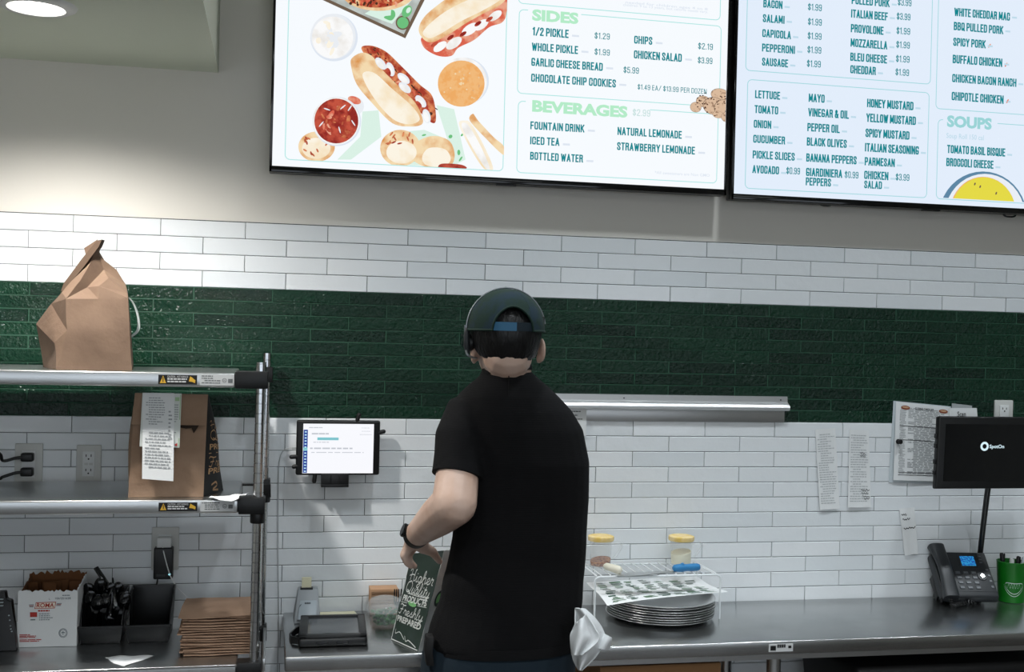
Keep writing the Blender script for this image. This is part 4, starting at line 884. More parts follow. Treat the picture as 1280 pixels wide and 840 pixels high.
m.add([q+Vector((0, -.004, 0)) for q in Q]+[q+Vector((.004, .022, 0)) for q in Q], [tuple(range(8)), tuple(range(15, 7, -1))]+[(i, (i+1) % 8, 8+(i+1) % 8, 8+i) for i in range(8)])
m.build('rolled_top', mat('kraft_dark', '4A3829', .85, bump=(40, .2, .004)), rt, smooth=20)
m = MB(); Q = [A(*p) for p in ((105, 310, -.262), (122, 299, -.262), (119, 308, -.262), (108, 324, -.262))]
m.add([q+Vector((0, .002, 0)) for q in Q]+[q+Vector((0, .006, 0)) for q in Q], [(0, 1, 2, 3), (7, 6, 5, 4)]+[(i, (i+1) % 4, 4+(i+1) % 4, 4+i) for i in range(4)]); m.build('folded_corner', MATS['kraft_paper_dimmed'], rt)
P = cat_rom([A(161, 372, -.26), A(167, 380, -.25), A(172, 393, -.245), A(173.5, 408, -.245), A(170, 416, -.25), A(163, 421, -.255)], 6)
m = MB(); wds = [.002+.010*(i/(len(P)-1))**1.5 for i in range(len(P))]
m.loft([[p+Vector((w_*.5, -.004, 0)), p+Vector((w_*.5, .004, .001)), p+Vector((-w_*.5, .004, 0)), p+Vector((-w_*.5, -.004, -.001))] for p, w_ in zip(P, wds)], True)
tag(m.build('handle', mat('pale_plastic', 'B6BDBA', .4), rt), 'pale thin plastic handle loop')

# ------------------------------------------------------------------ receipt bag on the middle shelf
mz = T_MID+.0008
by = -.385
fl = Z(160, 625, mz); fl = Vector((A(160, 624, by).x, by, mz)); frr = Vector((A(254, 624, by).x, by+.004, mz))
tl = A(169, 491, by+.012); tr = A(260, 493, by+.016)
BD = .115
br_ = frr+Vector((.045, BD, 0)); bl_ = fl+Vector((-.006, BD, 0))
rt = root('paper_bag', (fl+br_)/2, 'folded brown paper bag with receipts taped on it on the middle shelf', 'paper bag', 'brown paper takeout bags')
FR = lambda s, t: (fl*(1-s)+frr*s)*(1-t)+(tl*(1-s)+tr*s)*t
def fcr(s, t): 
    p = FR(s, t); return p+Vector((0, -.006*math.sin(PI*t)*math.sin(PI*s)+.003*noise.noise(Vector((s*4, t*5, 2)))*min(1, t*6), 0))
m = MB(); m.grid(fcr, 16, 20)
tb = Vector((0, .03, -.002))
m.grid(lambda s, t: (bl_*(1-s)+br_*s)*(1-t)+(tl+tb)*(1-s)*t+(tr+tb)*s*t, 6, 8)
m.grid(lambda s, t: fcr(0, t)*(1-s)+((bl_)*(1-t)+(tl+tb)*t)*s+Vector((-.010*math.sin(PI*s)*math.sin(PI*t), 0, 0)), 6, 20)
m.grid(lambda s, t: FR(s, 1)+tb*t, 16, 2)
m.add([fl, frr, br_, bl_], [(3, 2, 1, 0)])
m.build('bag_body', KRAFT, rt, smooth=40)
SD = lambda s, t, o=0: fcr(1, t)*(1-s)+(br_*(1-t)+(tr+tb)*t)*s+Vector((.016*math.sin(PI*min(1, s*1.0))*math.sin(PI*t)+o, -o*.6, 0))
m = MB(); m.grid(lambda s, t: SD(s, t), 10, 24); tag(m.build('side_panel', mat('bag_black', '141516', .7), rt), 'black printed side panel')
m = MB(); sf = lambda x, y: SD(x, y, .0012)
script(m, 'Qual', sf and (lambda a, b: sf(.12+a, .55+b)), .8, .10, .11, 0); text(m, 'PROD', lambda a, b: sf(.12+a, .455+b), .8, .055, .02); ribbon(m, [(.1, .42), (.9, .42)], .008, sf, 2)
script(m, 'Fresh', lambda a, b: sf(.12+a, .285+b), .85, .10, .11, 0); text(m, 'PREP', lambda a, b: sf(.12+a, .215+b), .8, .055, .02); script(m, 'Hig', lambda a, b: sf(.15+a, .66+b), .6, .08, .11, 0)
ribbon(m, [(.3, .10), (.5, .12), (.6, .08), (.4, .05), (.7, .03)], .02, sf)
m.build('side_lettering', mat('bag_print_tan', 'B08C66', .7), rt, flat=True)
m = MB(); FL = lambda s, t, o: FR(s, t)+Vector((0, -.012-o, 0))
q = [FL(-.01, .70, .0), FL(.99, .70, .002), FL(1.0, 1.0, -.004), FL(0, 1.0, -.004)]; d_ = Vector((0, .004, 0))
m.hexa([q[0], q[1], q[1]+d_, q[0]+d_], [q[3], q[2], q[2]+d_*2, q[3]+d_*2]); m.build('folded_flap', KRAFT, rt, bevel=.001)
m = MB(); m.add([FL(.56, .699, -.003), FL(.88, .702, -.003), FL(.86, .675, -.004), (FL(.72, .665, -.004)), FL(.60, .68, -.003)], [(0, 4, 3, 2, 1)])
m.add([p+Vector((0, -.0015, 0)) for p in (FL(.78, .70, -.004), FL(.90, .70, -.004), FL(.83, .62, -.006))], [(0, 2, 1)])
m.build('torn_gap', [mat('gap_dark', '2A1E16', .9)], rt, flat=True)
def slip(name, label, quad, y, rows, mats=(PAPER, mat('receipt_ink', '9EA2A4', .8)), curl=.006, group='receipts on the bag', extra=None):
    q = [A(px, py, yy) for (px, py), yy in zip(quad, y)]
    def fn(s, t, off=0):
        p = (q[3]*(1-s)+q[2]*s)*(1-t)+(q[0]*(1-s)+q[1]*s)*t
        return p+Vector((0, -off-curl*(1-t)**3-.0015*math.sin(5*t), 0))
    m = MB(); m.grid(lambda s, t: fn(s, t), 6, 20); m.mi = 1
    f2 = lambda s, t: fn(s, t, .0008)
    if rows: printed(m, f2, .1, .7, .62, .95, rows//2, .4); printed(m, f2, .08, .9, .12, .55, rows//2, .4); printed(m, f2, .82, .94, .45, .8, 8, .4, .4, .6, 0)
    if extra: extra(m, f2)
    return tag(m.build(name, list(mats), flat=True), label, 'receipt', group)
fy = by-.014
def exr(m, f2):
    m.mi = 2; m.add([f2(.86, .05), f2(.94, .02), f2(.94, .09)], [(0, 1, 2)]); m.mi = 3; m.add([f2(.84, .86), f2(.95, .86), f2(.95, .93), f2(.84, .93)], [(0, 1, 2, 3)]); m.add([f2(.965, .02), f2(.985, .02), f2(.985, .98), f2(.965, .98)], [(0, 1, 2, 3)])
slip('receipt', 'wide printed slip with pale green edge behind the long receipt on the shelf bag', [(178, 491), (227, 492), (224.5, 559.5), (174.5, 558)], (fy+.006, fy+.006, fy-.003, fy-.003), 20, (PAPERG, mat('slip_ink', '9DA3A3', .8), mat('slip_red', 'B4322A', .7), mat('slip_green', 'A9C79A', .7)), .002, extra=exr)
slip('receipt', 'long narrow white receipt hanging lowest down the front of the shelf bag', [(178.5, 491), (218, 491.5), (217, 601), (178, 598)], (fy+.004, fy+.004, fy-.012, fy-.012), 24, curl=.008)
def loose(name, label, quad, z, mt, lift, seed, cat='paper slip'):
    q = [Z(px, py, z) for px, py in quad]
    m = MB(); m.grid(lambda s, t: (q[3]*(1-s)+q[2]*s)*(1-t)+(q[0]*(1-s)+q[1]*s)*t+Vector((0, 0, .0008+lift*max(0, noise.noise(Vector((s*2.2+seed, t*1.7, seed)))+.25*(2*s-1)**2))), 12, 10)
    return tag(m.build(name, mt, smooth=80), label, cat)
loose('receipt', 'loose white receipt lying beside the bag at the right end of the middle shelf', [(268, 621), (312, 618), (296, 627.5), (256, 624)], mz, PAPER, .012, 3, 'receipt')
loose('paper_slip', 'crumpled white paper lying on the bottom shelf in front of the bins', [(131, 822), (192, 820), (158, 834), (140, 829)], T_LOW+.0006, PAPER, .010, 11)

# ------------------------------------------------------------------ things on the bottom shelf
lz = T_LOW+.0006
# white tomato carton, torn open
FLc = Vector((A(21, 808, -.205).x, -.205, lz)); FRc = Vector((A(96, 807, -.205).x, -.21, lz)); hb = A(96, 738, -.205).z-lz; dep = .135
r = root('tomato_box', FLc, 'white cardboard food box with a torn open top on the bottom shelf', 'box')
BX = lambda u, v, o=0: FLc+(FRc-FLc)*u+Vector((-.004*v, -o, hb*v))
def torn(a, b, za, zb, n, mt, nm, th=.003, jag=.006):
    m = MB(); top = []; prev = 0
    for i in range(n+1): prev = random.uniform(-jag, jag)*.6; top.append(prev)
    d = (b-a); nrm = Vector((d.y, -d.x, 0)).normalized()*th
    vs = []
    for off in (Vector(), -nrm):
        vs += [a+d*(i/n)+off for i in range(n+1)]; vs += [a+d*(i/n)+off+Vector((0, 0, za+(zb-za)*i/n+top[i])) for i in range(n+1)]
    k = n+1; fs = []
    for i in range(n):
        fs += [(i, i+1, k+i+1, k+i), (2*k+i+1, 2*k+i, 3*k+i, 3*k+i+1), (k+i, k+i+1, 3*k+i+1, 3*k+i)]
    fs += [(0, k, 3*k, 2*k), (n, 2*k+n, 3*k+n, k+n)]
    m.add(vs, fs); return m
BKo = Vector((.002, dep, 0))
torn(FLc, FRc, hb, hb, 30, 0, '').build('front_panel', WCARD, r, smooth=20)
torn(FRc, FRc+BKo, hb+.002, hb+.016, 14, 0, '').build('side_panel', WCARD, r, smooth=20)
torn(FLc+BKo*1.0+Vector((.004, 0, 0)), FLc+Vector((.004, 0.004, 0)), hb+.014, hb-.004, 14, 0, '').build('inner_panel', KRAFTIN, r, smooth=20)
torn(FRc+BKo, FLc+BKo, hb+.024, hb+.02, 30, 0, '', jag=.012).build('inner_panel', KRAFTIN, r, smooth=20)
m = MB(); m.add([BX(0.03, .0)+Vector((0, .004, .001)), BX(.97, 0)+Vector((0, .004, .001)), BX(.97, 0)+BKo*.96, BX(.03, 0)+BKo*.96], [(0, 1, 2, 3)]); m.build('bottom', KRAFTIN, r)
m = MB(); q = BX(0, 0)
for k in range(7):
    u = random.uniform(.1, .9); p = BX(u, .9)+BKo*random.uniform(.5, .9); m.box(p, (.03, .002, .04), Matrix.Rotation(random.uniform(-.5, .5), 3, 'X'))
m.build('torn_flap', KRAFTIN, r)
fx = lambda a, b: BX(a, b, .0008); fx2 = lambda a, b: BX(a, b, .0012)
cb = lambda x, y: ((x-118)/420, 1-(y-285)/372)       # photo crop to box face
m = MB()
def R2(m, x0, y0, x1, y1, f=None): 
    f = f or fx; (a, b), (c, d) = cb(x0, y0), cb(x1, y1); m.add([f(a, d), f(c, d), f(c, b), f(a, b)], [(0, 1, 2, 3)])
m.mi = 0
(a, b), (c, d) = cb(245, 400), cb(395, 358)
m.add([fx(a-.005, b-.005), fx(c-.02, b-.0), fx(c+.005, d+.005), fx(a+.02, d+.0)], [(0, 1, 2, 3)])
m.mi = 1; m.add([fx2(a+.008, b+.006), fx2(c-.026, b+.012), fx2(c-.008, d-.006), fx2(a+.026, d-.012)], [(0, 1, 2, 3)])
m.mi = 0; text(m, 'ROMA', lambda u, v: BX(a+.03+u, b+.022+v, .0016), (c-a)-.065, (d-b)-.04, .02, .12)
for k, cc_ in enumerate((2, 0, 2)):
    m.mi = cc_; y = 372+k*7
    R2(m, 205+k*1.5, y, 240-k*2, y+4); R2(m, 400-k*2, y-6, 435-k*3, y-2)
m.mi = 0; R2(m, 212, 424, 262, 456); printed(m, fx, cb(268, 0)[0], cb(370, 0)[0], cb(0, 425)[1], cb(0, 415)[1], 1, 1, .1, .2, 0)
printed(m, fx, cb(138, 0)[0], cb(260, 0)[0], cb(0, 600)[1], cb(0, 572)[1], 3, .6, .3, .5, 0); printed(m, fx, cb(138, 0)[0], cb(290, 0)[0], cb(0, 626)[1], cb(0, 606)[1], 2, .6, .3, .5, 0)
m.mi = 2; printed(m, fx, cb(275, 0)[0], cb(402, 0)[0], cb(0, 485)[1], cb(0, 432)[1], 4, .4, .06, .14, 0); printed(m, fx, cb(215, 0)[0], cb(250, 0)[0], cb(0, 483)[1], cb(0, 473)[1], 1, .8, .2, .4, 0)
(a, b) = cb(390, 340); text(m, '106/251628', lambda u, v: fx(a+u, b+v), .26, .035, .01); (a, b) = cb(345, 342); text(m, 'L', lambda u, v: fx(a+u, b+v), .02, .03, .01); printed(m, fx, cb(440, 0)[0], cb(498, 0)[0], cb(0, 320)[1], cb(0, 313)[1], 1, .8, .2, .4, 0)
(a, b) = cb(444, 567); n = 24
for rr in (.07, .055): ribbon(m, [(a+rr*math.cos(2*PI*k/n), b+rr*1.13*math.sin(2*PI*k/n)) for k in range(n+1)], .008, fx, 2)
ribbon(m, [(a-.03, b), (a, b+.02), (a+.03, b)], .012, fx, 3); ribbon(m, [(a, b-.03), (a, b+.03)], .01, fx, 2)
m.build('printing', [mat('box_red', 'A8322A', .7), mat('box_cream', 'E2DACA', .7), mat('box_grey_print', '5C6A70', .7)], r, flat=True)
# black device at the far left
dv = Vector((A(-4, 808, -.24).x, -.24, lz))
r = root('handheld_device', dv, 'black handheld electronic device with white marks at the left end of the bottom shelf', 'device')
m = MB(); a = A(-14, 806, -.24); b = A(21, 802, -.24); t0 = A(-14, 742, -.21); t1 = A(6, 740, -.21); t2 = A(14, 752, -.215)
yb = Vector((0, .03, 0)); zb = lambda p: Vector((p.x, p.y, lz))
poly = [zb(a), zb(b), t2, t1+Vector((.003, 0, -.02)), t1, t0]
m.add(poly+[p+yb for p in poly], [(0, 1, 2, 3, 4, 5), (11, 10, 9, 8, 7, 6)]+[(i, (i+1) % 6, 6+(i+1) % 6, 6+i) for i in range(6)]); m.build('body', BLK, r, bevel=.003)
m = MB()
for k, (px, py) in enumerate(((10.5, 770), (11.5, 776), (12.5, 783), (13, 787), (14, 790))):
    q = A(px, py, -.236); m.ell(q+Vector((0, .006, 0)), (.0022, .003, .0016))
for py in (749, 753, 757): q = A(2, py, -.226); m.box(q, (.008, .006, .002))
m.build('marks', mat('mark_white', 'A9B4B8', .5), r)
# two black bins
def make_bin(x0, x1, y0, label):
    w0, dp, hf, hbk = x1-x0, .135, .045, .128
    r = root('cutlery_bin', ((x0+x1)/2, y0, lz), label, 'bin', 'black plastic bins on the bottom shelf')
    t = .003; tp = .007; X0, X1 = x0, x1
    m = MB()
    m.hexa([(X0+tp, y0+.008, lz), (X1-tp, y0+.008, lz), (X1-tp, y0+dp-.004, lz), (X0+tp, y0+dp-.004, lz)], [(X0+tp, y0+.008, lz+t), (X1-tp, y0+.008, lz+t), (X1-tp, y0+dp-.004, lz+t), (X0+tp, y0+dp-.004, lz+t)])
    m.hexa([(X0+tp, y0+.006, lz), (X1-tp, y0+.006, lz), (X1-tp, y0+.006+t, lz), (X0+tp, y0+.006+t, lz)], [(X0, y0, lz+hf), (X1, y0, lz+hf), (X1, y0+t, lz+hf), (X0, y0+t, lz+hf)])
    m.hexa([(X0+tp, y0+dp-t, lz), (X1-tp, y0+dp-t, lz), (X1-tp, y0+dp, lz), (X0+tp, y0+dp, lz)], [(X0, y0+dp-t, lz+hbk), (X1, y0+dp-t, lz+hbk), (X1, y0+dp, lz+hbk), (X0, y0+dp, lz+hbk)])
    for s, xb, xt in ((1, X0+tp, X0), (-1, X1-tp, X1)):
        pr = [(y0, 0), (y0+dp, 0), (y0+dp, hbk), (y0+dp*.62, hbk-.004), (y0+.03, hf+.028), (y0+.02, hf)]
        f = lambda z: xb+(xt-xb)*z/hbk
        vs = [Vector((f(z), y, lz+z)) for y, z in pr]+[Vector((f(z)+s*t, y, lz+z)) for y, z in pr]; n = len(pr)
        m.add(vs, [tuple(range(n)), tuple(range(2*n-1, n-1, -1))]+[(i, (i+1) % n, n+(i+1) % n, n+i) for i in range(n)])
    m.build('bin_body', BLK, r, bevel=.0008)
    m = MB(); m.box2((X0-.001, y0-.004, lz+hf-.002), (X1+.001, y0+.006, lz+hf+.004)); m.build('front_lip', BLK, r, bevel=.0015)
    return r
bx = [A(96.5, 782, -.2).x, A(153.5, 782, -.2).x, A(157, 781, -.2).x, A(214, 780, -.2).x]
make_bin(bx[0], bx[1], -.2, 'black plastic bin full of black cutlery, beside the white food box')
make_bin(bx[2], bx[3], -.2, 'black plastic bin with nothing showing in it, beside the folded paper bags')
# black plastic spoons in the bin
def spoon_geo():
    bowl = MB(); hd = MB()
    def bf(s, t):
        a = 2*PI*s; rr = t; return Vector((.0165*rr*math.cos(a), 0.006*(rr*rr), .100+.024*rr*math.sin(a)))
    bowl.grid(bf, 20, 6)
    hd.loft([[Vector((x*wd, y*.0016+cv, z)) for x, y in ((-1, -1), (1, -1), (1, 1), (-1, 1))] for z, wd, cv in ((0, .0055, 0), (.02, .005, .0), (.05, .0042, .002), (.07, .0042, .004), (.080, .006, .0065))], True)
    return bowl, hd
proto = None
cxs = (bx[0]+bx[1])/2
SPN = [(-.036, -.13, .02, .35, 10), (-.02, -.125, .03, .28, -8), (.0, -.13, .024, .32, 4), (.018, -.12, .02, .3, -14), (.034, -.128, .018, .2, 16), (-.03, -.1, .05, .15, 20), (-.008, -.095, .052, .2, -20), (.014, -.1, .045, .12, 12), (.03, -.10, .035, .1, -8), (-.042, -.11, .045, .05, 24), (-.015, -.11, .06, .1, 0), (.004, -.115, .04, .25, 30)]
for i, (dx, dy, dz, tilt, yaw) in enumerate(SPN):
    loc = Vector((cxs+dx*.8, dy-.01, lz+.008+max(0, dz-.02)*.8))
    R = Matrix.Rotation(math.radians(yaw), 4, 'Y') @ Matrix.Rotation(tilt, 4, 'X')
    if proto is None:
        proto = root('spoon', (0, 0, 0), 'black plastic spoon standing among others in the left bin', 'spoon', 'black spoons in the left bin')
        bo, hd = spoon_geo(); bo.build('bowl', BLKG, proto, solid=.0012, smooth=80); hd.build('handle', BLKG, proto); s_ = proto
    else: s_ = copy_tree(proto, (0, 0, 0))
    s_.location = loc; s_.rotation_euler = R.to_euler()
h0 = A(119.5, 709, -.10); h1 = A(139, 738, -.12); h2 = Vector((cxs+.012, -.13, lz+.02))
h2.z = lz+.045; r = root('serving_spoon', h2, 'black long handle sticking up out of the cutlery bin', 'utensil')
m = MB(); P = [h0, h0*.7+h1*.3, h1, h2]; m.loft([[p+Vector((x*.006, y*.003, x*.003)) for x, y in ((-1, -1), (1, -1), (1, 1), (-1, 1))] for p in P], True); m.build('handle', BLKG, r, bevel=.001)
m = MB(); m.ell(h2, (.02, .006, .022)); m.build('bowl', BLKG, r)
for px0, py0, px1, py1, lab in ((166.5, 735, 158, 765, 'thin black fork handle leaning to the right out of the cutlery bin'), (141, 722, 143, 742, 'thin dark stick leaning on the wall behind the cutlery bin')):
    m = MB(); t = A(px0, py0, -.11); b = A(px1, py1, -.13); b2 = b+(b-t).normalized()*.035; m.loft([[p+Vector((x*wd, y*.0015, 0)) for x, y in ((-1, -1), (1, -1), (1, 1), (-1, 1))] for p, wd in ((t, .0015), (t*.6+b*.4, .003), (b2, .004))], True)
    tag(m.build('fork', BLKG), lab, 'cutlery')
# stack of folded kraft bags
sx0, sx1 = A(226, 818, -.34).x, A(319, 815, -.34).x; syf, syb = -.345, -.135
NB = 15; hs = A(230, 768, -.34).z-lz; zz = lz
PITCH_ = .0068
ORD2 = 'first second third fourth fifth sixth seventh eighth ninth tenth eleventh twelfth thirteenth fourteenth fifteenth'.split()
LABS = ['flat folded brown paper bag just beneath the puffed topmost bag of the stack', 'folded brown paper bag at the bottom of the flat stack beside the post']
def flat_bag(seed, th):
    rnd = random.Random(seed); W_ = sx1-sx0; D_ = syb-syf
    body = MB(); NU, NV = 12, 8
    ph1, ph2 = rnd.uniform(0, 6), rnd.uniform(0, 6); slack = rnd.uniform(.001, .0028)
    def wob(s, t): return slack*(math.sin(ph1+7*s)*.5+math.sin(ph2+4*s+3*t)*.5)*.35
    for k in (0, 1):
        body.grid(lambda s, t: Vector((-W_/2+W_*s, D_*t-D_/2+.003*math.sin(ph1+9*s)*(1-t), th*(.15+.55*k)+wob(s, t)*(1 if k else .4))), NU, NV)
    W = NU+1; n1 = W*(NV+1); edge = [i for i in range(W)]+[W*(j+1)-1 for j in range(1, NV+1)]+[W*NV+i for i in range(NU-1, -1, -1)]+[W*j for j in range(NV-1, 0, -1)]
    for i in range(len(edge)): a_, b_ = edge[i], edge[(i+1) % len(edge)]; body.f.append((a_, b_, b_+n1, a_+n1)); body.m.append(0)
    fold = MB(); x0 = rnd.uniform(-.5, -.1)*W_; x1 = rnd.uniform(.2, .5)*W_
    fold.hexa([(x0, -D_/2-.002, th*.3), (x1, -D_/2-.003, th*.3), (x1, D_/2*.2, th*.72), (x0, D_/2*.2, th*.72)], [(x0+.004, -D_/2-.001, th*.62), (x1-.003, -D_/2-.002, th*.66), (x1, D_/2*.2, th*.82), (x0, D_/2*.2, th*.82)])
    return body, fold
protos = []
nz = lz+.001
for i in range(NB):
    top = i == NB-1
    lab = LABS[0] if top else LABS[1] if i == 0 else '%s folded brown paper bag from the bottom of the stack beside the post' % ORD2[i]
    if i < 6:
        r = root('folded_paper_bag', (0, 0, 0), lab, 'paper bag', 'stack of folded paper bags'); bo, fo = flat_bag(i+3, PITCH_); bo.build('bag_body', KRAFT2, r, smooth=60); fo.build('fold', KRAFT2, r); protos.append(r)
    else: r = copy_tree(protos[i % 6], (0, 0, 0), 0, lab)
    r.location = ((sx0+sx1)/2+random.uniform(-.004, .004)+(-.004 if 8 <= i < 12 else 0), (syf+syb)/2+random.uniform(-.003, .003), nz); r.rotation_euler = (0, 0, random.uniform(-.05, .05)); nz += PITCH_
m = MB(); W_ = sx1-sx0
def bt(s, t): return Vector((sx0-.008+.006*t+(W_+.004)*s, syf-.006+(syb-syf)*t, nz+.0012+.010*math.sin(PI*min(1, t*1.0))*(.5+.5*math.sin(2.2*s+.4))+.002*noise.noise(Vector((s*6, t*6, 1)))-.004*(1-t)*(.5+.5*math.sin(6*s))))
m.grid(bt, 20, 14); tag(m.build('folded_paper_bag', KRAFT2, solid=.0016, smooth=60), 'puffed brown paper bag lying topmost on the folded stack', 'paper bag', 'stack of folded paper bags')
m = MB(); a = A(321, 741, -.14); b = A(310, 752, -.2); c_ = A(321, 750, -.15); m.add([a, b, c_, a+Vector((.002, .01, 0)), b+Vector((.002, .01, 0)), c_+Vector((.002, .01, 0))], [(0, 1, 2), (5, 4, 3), (0, 3, 4, 1), (1, 4, 5, 2), (2, 5, 3, 0)])
tag(m.build('black_clip', BLKM), 'small black pointed clip between the folded bags and the shelf post', 'clip')

# ------------------------------------------------------------------ things on the counter
cz = CZ+.0006
# pizza pans
pc = Vector((1.708, -.172, 0)); PR = .160
ORD = 'first second third fourth fifth sixth seventh eighth ninth tenth eleventh twelfth thirteenth fourteenth fifteenth'.split()
LABP = ['round steel pizza pan at the bottom of the stack under the wire rack', 'round steel pizza pan on top of the stack under the printed sheet', 'round steel pizza pan within the stack under the wire rack']
pan0 = None; NP = 8; pz = cz
for i in range(NP):
    lab = LABP[0] if i == 0 else LABP[1] if i == NP-1 else '%s round steel pizza pan from the bottom of the stack under the wire rack' % ORD[i]
    if pan0 is None:
        m = MB(); m.lathe([(.001, 0), (PR-.030, 0), (PR-.012, .011), (PR-.003, .0135), (PR, .012), (PR+.0008, .0142), (PR-.003, .0155), (PR-.012, .0125), (PR-.031, .0015), (.001, .0015)], (0, 0, 0), 72)
        pan0 = tag(m.build('pizza_pan', mat('pan_steel', 'DCDDDD', .33, 1, bump=(30, .1, .001)), smooth=60), lab, 'pan', 'stack of pizza pans'); o = pan0
    else: o = pan0.copy(); COL.objects.link(o); o['label'] = lab
    o.location = (pc.x+random.uniform(-.003, .003), pc.y+random.uniform(-.003, .003), pz); pz += .0066+(.0012 if i in (3, 5) else 0)
ptop = pz+.010
# printed sheet on the pans
q = [Z(733, 729, ptop+.010), Z(869, 722.5, ptop+.02), Z(910, 742, ptop-.004), Z(759, 762, ptop-.008)]
for p in q: p.y = min(p.y, -.03)
mid = lambda s, t: (q[3]*(1-s)+q[2]*s)*(1-t)+(q[0]*(1-s)+q[1]*s)*t
def sh(s, t, o=0): return mid(s, t)+Vector((0, 0, .006+o+.006*math.sin(3*s+1)*(1-t)+.004*math.sin(5*t+2*s)))
m = MB(); m.grid(sh, 20, 12); m.mi = 1
f2 = lambda s, t: sh(s, t, .0008); rnd = random.Random(4)
for c in range(7):
    s0 = .05+c*.127; t = .06
    while t < .92:
        h = rnd.uniform(.03, .11); m.mi = rnd.choice((1, 1, 2, 3, 3))
        if rnd.random() < .92:
            n_ = rnd.randint(1, 3)
            for k in range(n_):
                a = s0+rnd.uniform(0, .03); b = min(s0+.115, a+rnd.uniform(.04, .11)); tt = t+h*k/n_
                m.add([f2(a, tt), f2(b, tt), f2(b, tt+h*.55/n_), f2(a, tt+h*.55/n_)], [(0, 1, 2, 3)])
        t += h+.02
m.mi = 2
tag(m.build('printed_sheet', [PAPER, mat('print_green', '47744F', .8), mat('print_green_dark', '23503E', .8), mat('print_grey', '6F7A74', .8)], flat=True), 'printed green and white paper sheet lying on the stack of pans', 'paper sheet')
# white wire rack
yF, yBk = -.225, -.052
f0, f1 = A(744.3, 720, yF), A(900.5, 720, yF); b0, b1 = A(732, 707.5, yBk), A(877, 707, yBk); rzt = (f0.z+f1.z)/2
WIRE = mat('white_wire', 'DDE2E4', .35)
r = root('wire_rack', ((f0.x+f1.x)/2, -.14, cz), 'white coated wire rack standing over the stack of pans', 'rack')
xl, xr_ = f0.x, f1.x; xbl, xbr = f0.x+.006, f1.x-.006
def leg(a, b): 
    m = MB(); rr = .003
    m.tube([(a[0], a[1], cz)]+cat_rom([(a[0], a[1], rzt-.03), (a[0], a[1], rzt-.008), (a[0]+(b[0]-a[0])*.03, a[1], rzt)], 4)+cat_rom([(b[0]+(a[0]-b[0])*.03, b[1], rzt), (b[0], b[1], rzt-.008), (b[0], b[1], rzt-.03)], 4)+[(b[0], b[1], cz)], rr, 10)
    return m
leg((xl, yF), (xr_, yF)).build('front_frame', WIRE, r); leg((xbl, yBk), (xbr, yBk)).build('back_frame', WIRE, r)
for x in (xl+.008, xr_-.008):
    m = MB(); m.tube([(x, yF, rzt), (x, yBk, rzt)], .0026, 8); m.build('side_wire', WIRE, r)
for k in range(13):
    x = xl+.02+(xr_-xl-.04)*k/12; m = MB(); m.tube([(x, yF, rzt+.003), (x, yBk, rzt+.003)], .0017, 8); m.build('cross_wire', WIRE, r)
# shakers
CLEAR = mat('clear_plastic', 'EEF3F4', .07, 0, .5, alpha=.13); LIDM = mat('yellow_lid', 'E6C46A', .45, var=('F0D8A0', 40, .4, .6))
def shaker(px, y, label, fill, fm, fl, fcat, hside):
    base = rzt+.0055; c = A(px, 700, y); h = A(px, 675, y).z-base; rr = .034
    c = Vector((c.x, y, base)); r = root('shaker_jar', c, label, 'jar', 'clear jars with yellow lids')
    m = MB(); m.lathe([(.001, 0), (rr*.9, 0), (rr*.93, .004), (rr, h), (rr-.002, h), (rr*.93-.002, .005), (.001, .003)], c, 36); m.build('jar', CLEAR, r, smooth=50)
    m = MB(); m.lathe([(.001, h-.001), (rr+.004, h-.001), (rr+.0055, h+.003), (rr+.005, h+.012), (rr-.002, h+.0145), (.001, h+.0145)], c, 36); m.build('lid', LIDM, r)
    m = MB(); d = Vector((1, -.25, 0)); P = [c+d*(rr-.002)+Vector((0, 0, h-.01)), c+d*(rr+.020)+Vector((0, 0, h-.006)), c+d*(rr+.026)+Vector((0, 0, h-.018)), c+d*(rr+.012)+Vector((0, 0, h*.45)), c+d*(rr-.003)+Vector((0, 0, h*.28))]
    m.tube(cat_rom(P, 5), .0032, 8); m.build('handle', CLEAR, r)
    m = MB(); n = 28; rings = []
    for z, k in ((.0052, .88), (fill*.5, .9), (fill, .92)): rings.append([c+Vector((rr*k*math.cos(2*PI*i/n)*.97, rr*k*math.sin(2*PI*i/n)*.97, z+(.006*math.sin(2*PI*i/n+1) if z == fill else 0))) for i in range(n)])
    m.loft(rings, True); tag(m.build(fcat.replace(' ', '_'), fm), fl, fcat, kind='stuff')
shaker(750.5, -.105, 'clear jar with a yellow lid and red flakes beside the person', .022, mat('pepper_flakes', '6A2A18', .9, var=('B8835A', 160, .42, .58)), 'red pepper flakes in the bottom of the left jar', 'pepper flakes', 1)
shaker(851, -.10, 'clear jar with a yellow lid half full of pale cheese', .040, mat('grated_cheese', 'E4DEC2', .9, bump=(300, .6, .003)), 'pale grated cheese in the right jar', 'grated cheese', 1)
# knives on the rack
rt_ = rzt+.0055
a = A(756, 703, -.16); b = A(775, 720, -.22); a.z = rt_+.014; b.z = rt_+.012
b = Vector((b.x, b.y, rt_+.012)); a = Vector((A(757, 706, -.165).x, -.165, rt_+.014)); dv = (b-a).normalized()
r = root('white_handled_knife', (a+b)/2, 'kitchen knife with a thick white handle lying on the wire rack', 'knife')
m = MB(); P = [a-dv*.004, a+dv*.004, a+dv*.03, b-dv*.012, b-dv*.002, b+dv*.004]; m.tube(P, [.006, .0105, .0115, .0125, .011, .005], 14); m.build('handle', mat('white_handle', 'E0DCCB', .45), r, smooth=80)
m = MB(); sdv = Vector((.06, .05, 0)); O = a-dv*.002; m.prism([(0, -.004), (.02, -.012), (.075, -.014), (.085, -.004), (.06, .004)], .0016, O+Vector((0, 0, -.012)), sdv.normalized(), Vector((.05, -.06, 0)).normalized()); m.build('blade', STEEL, r)
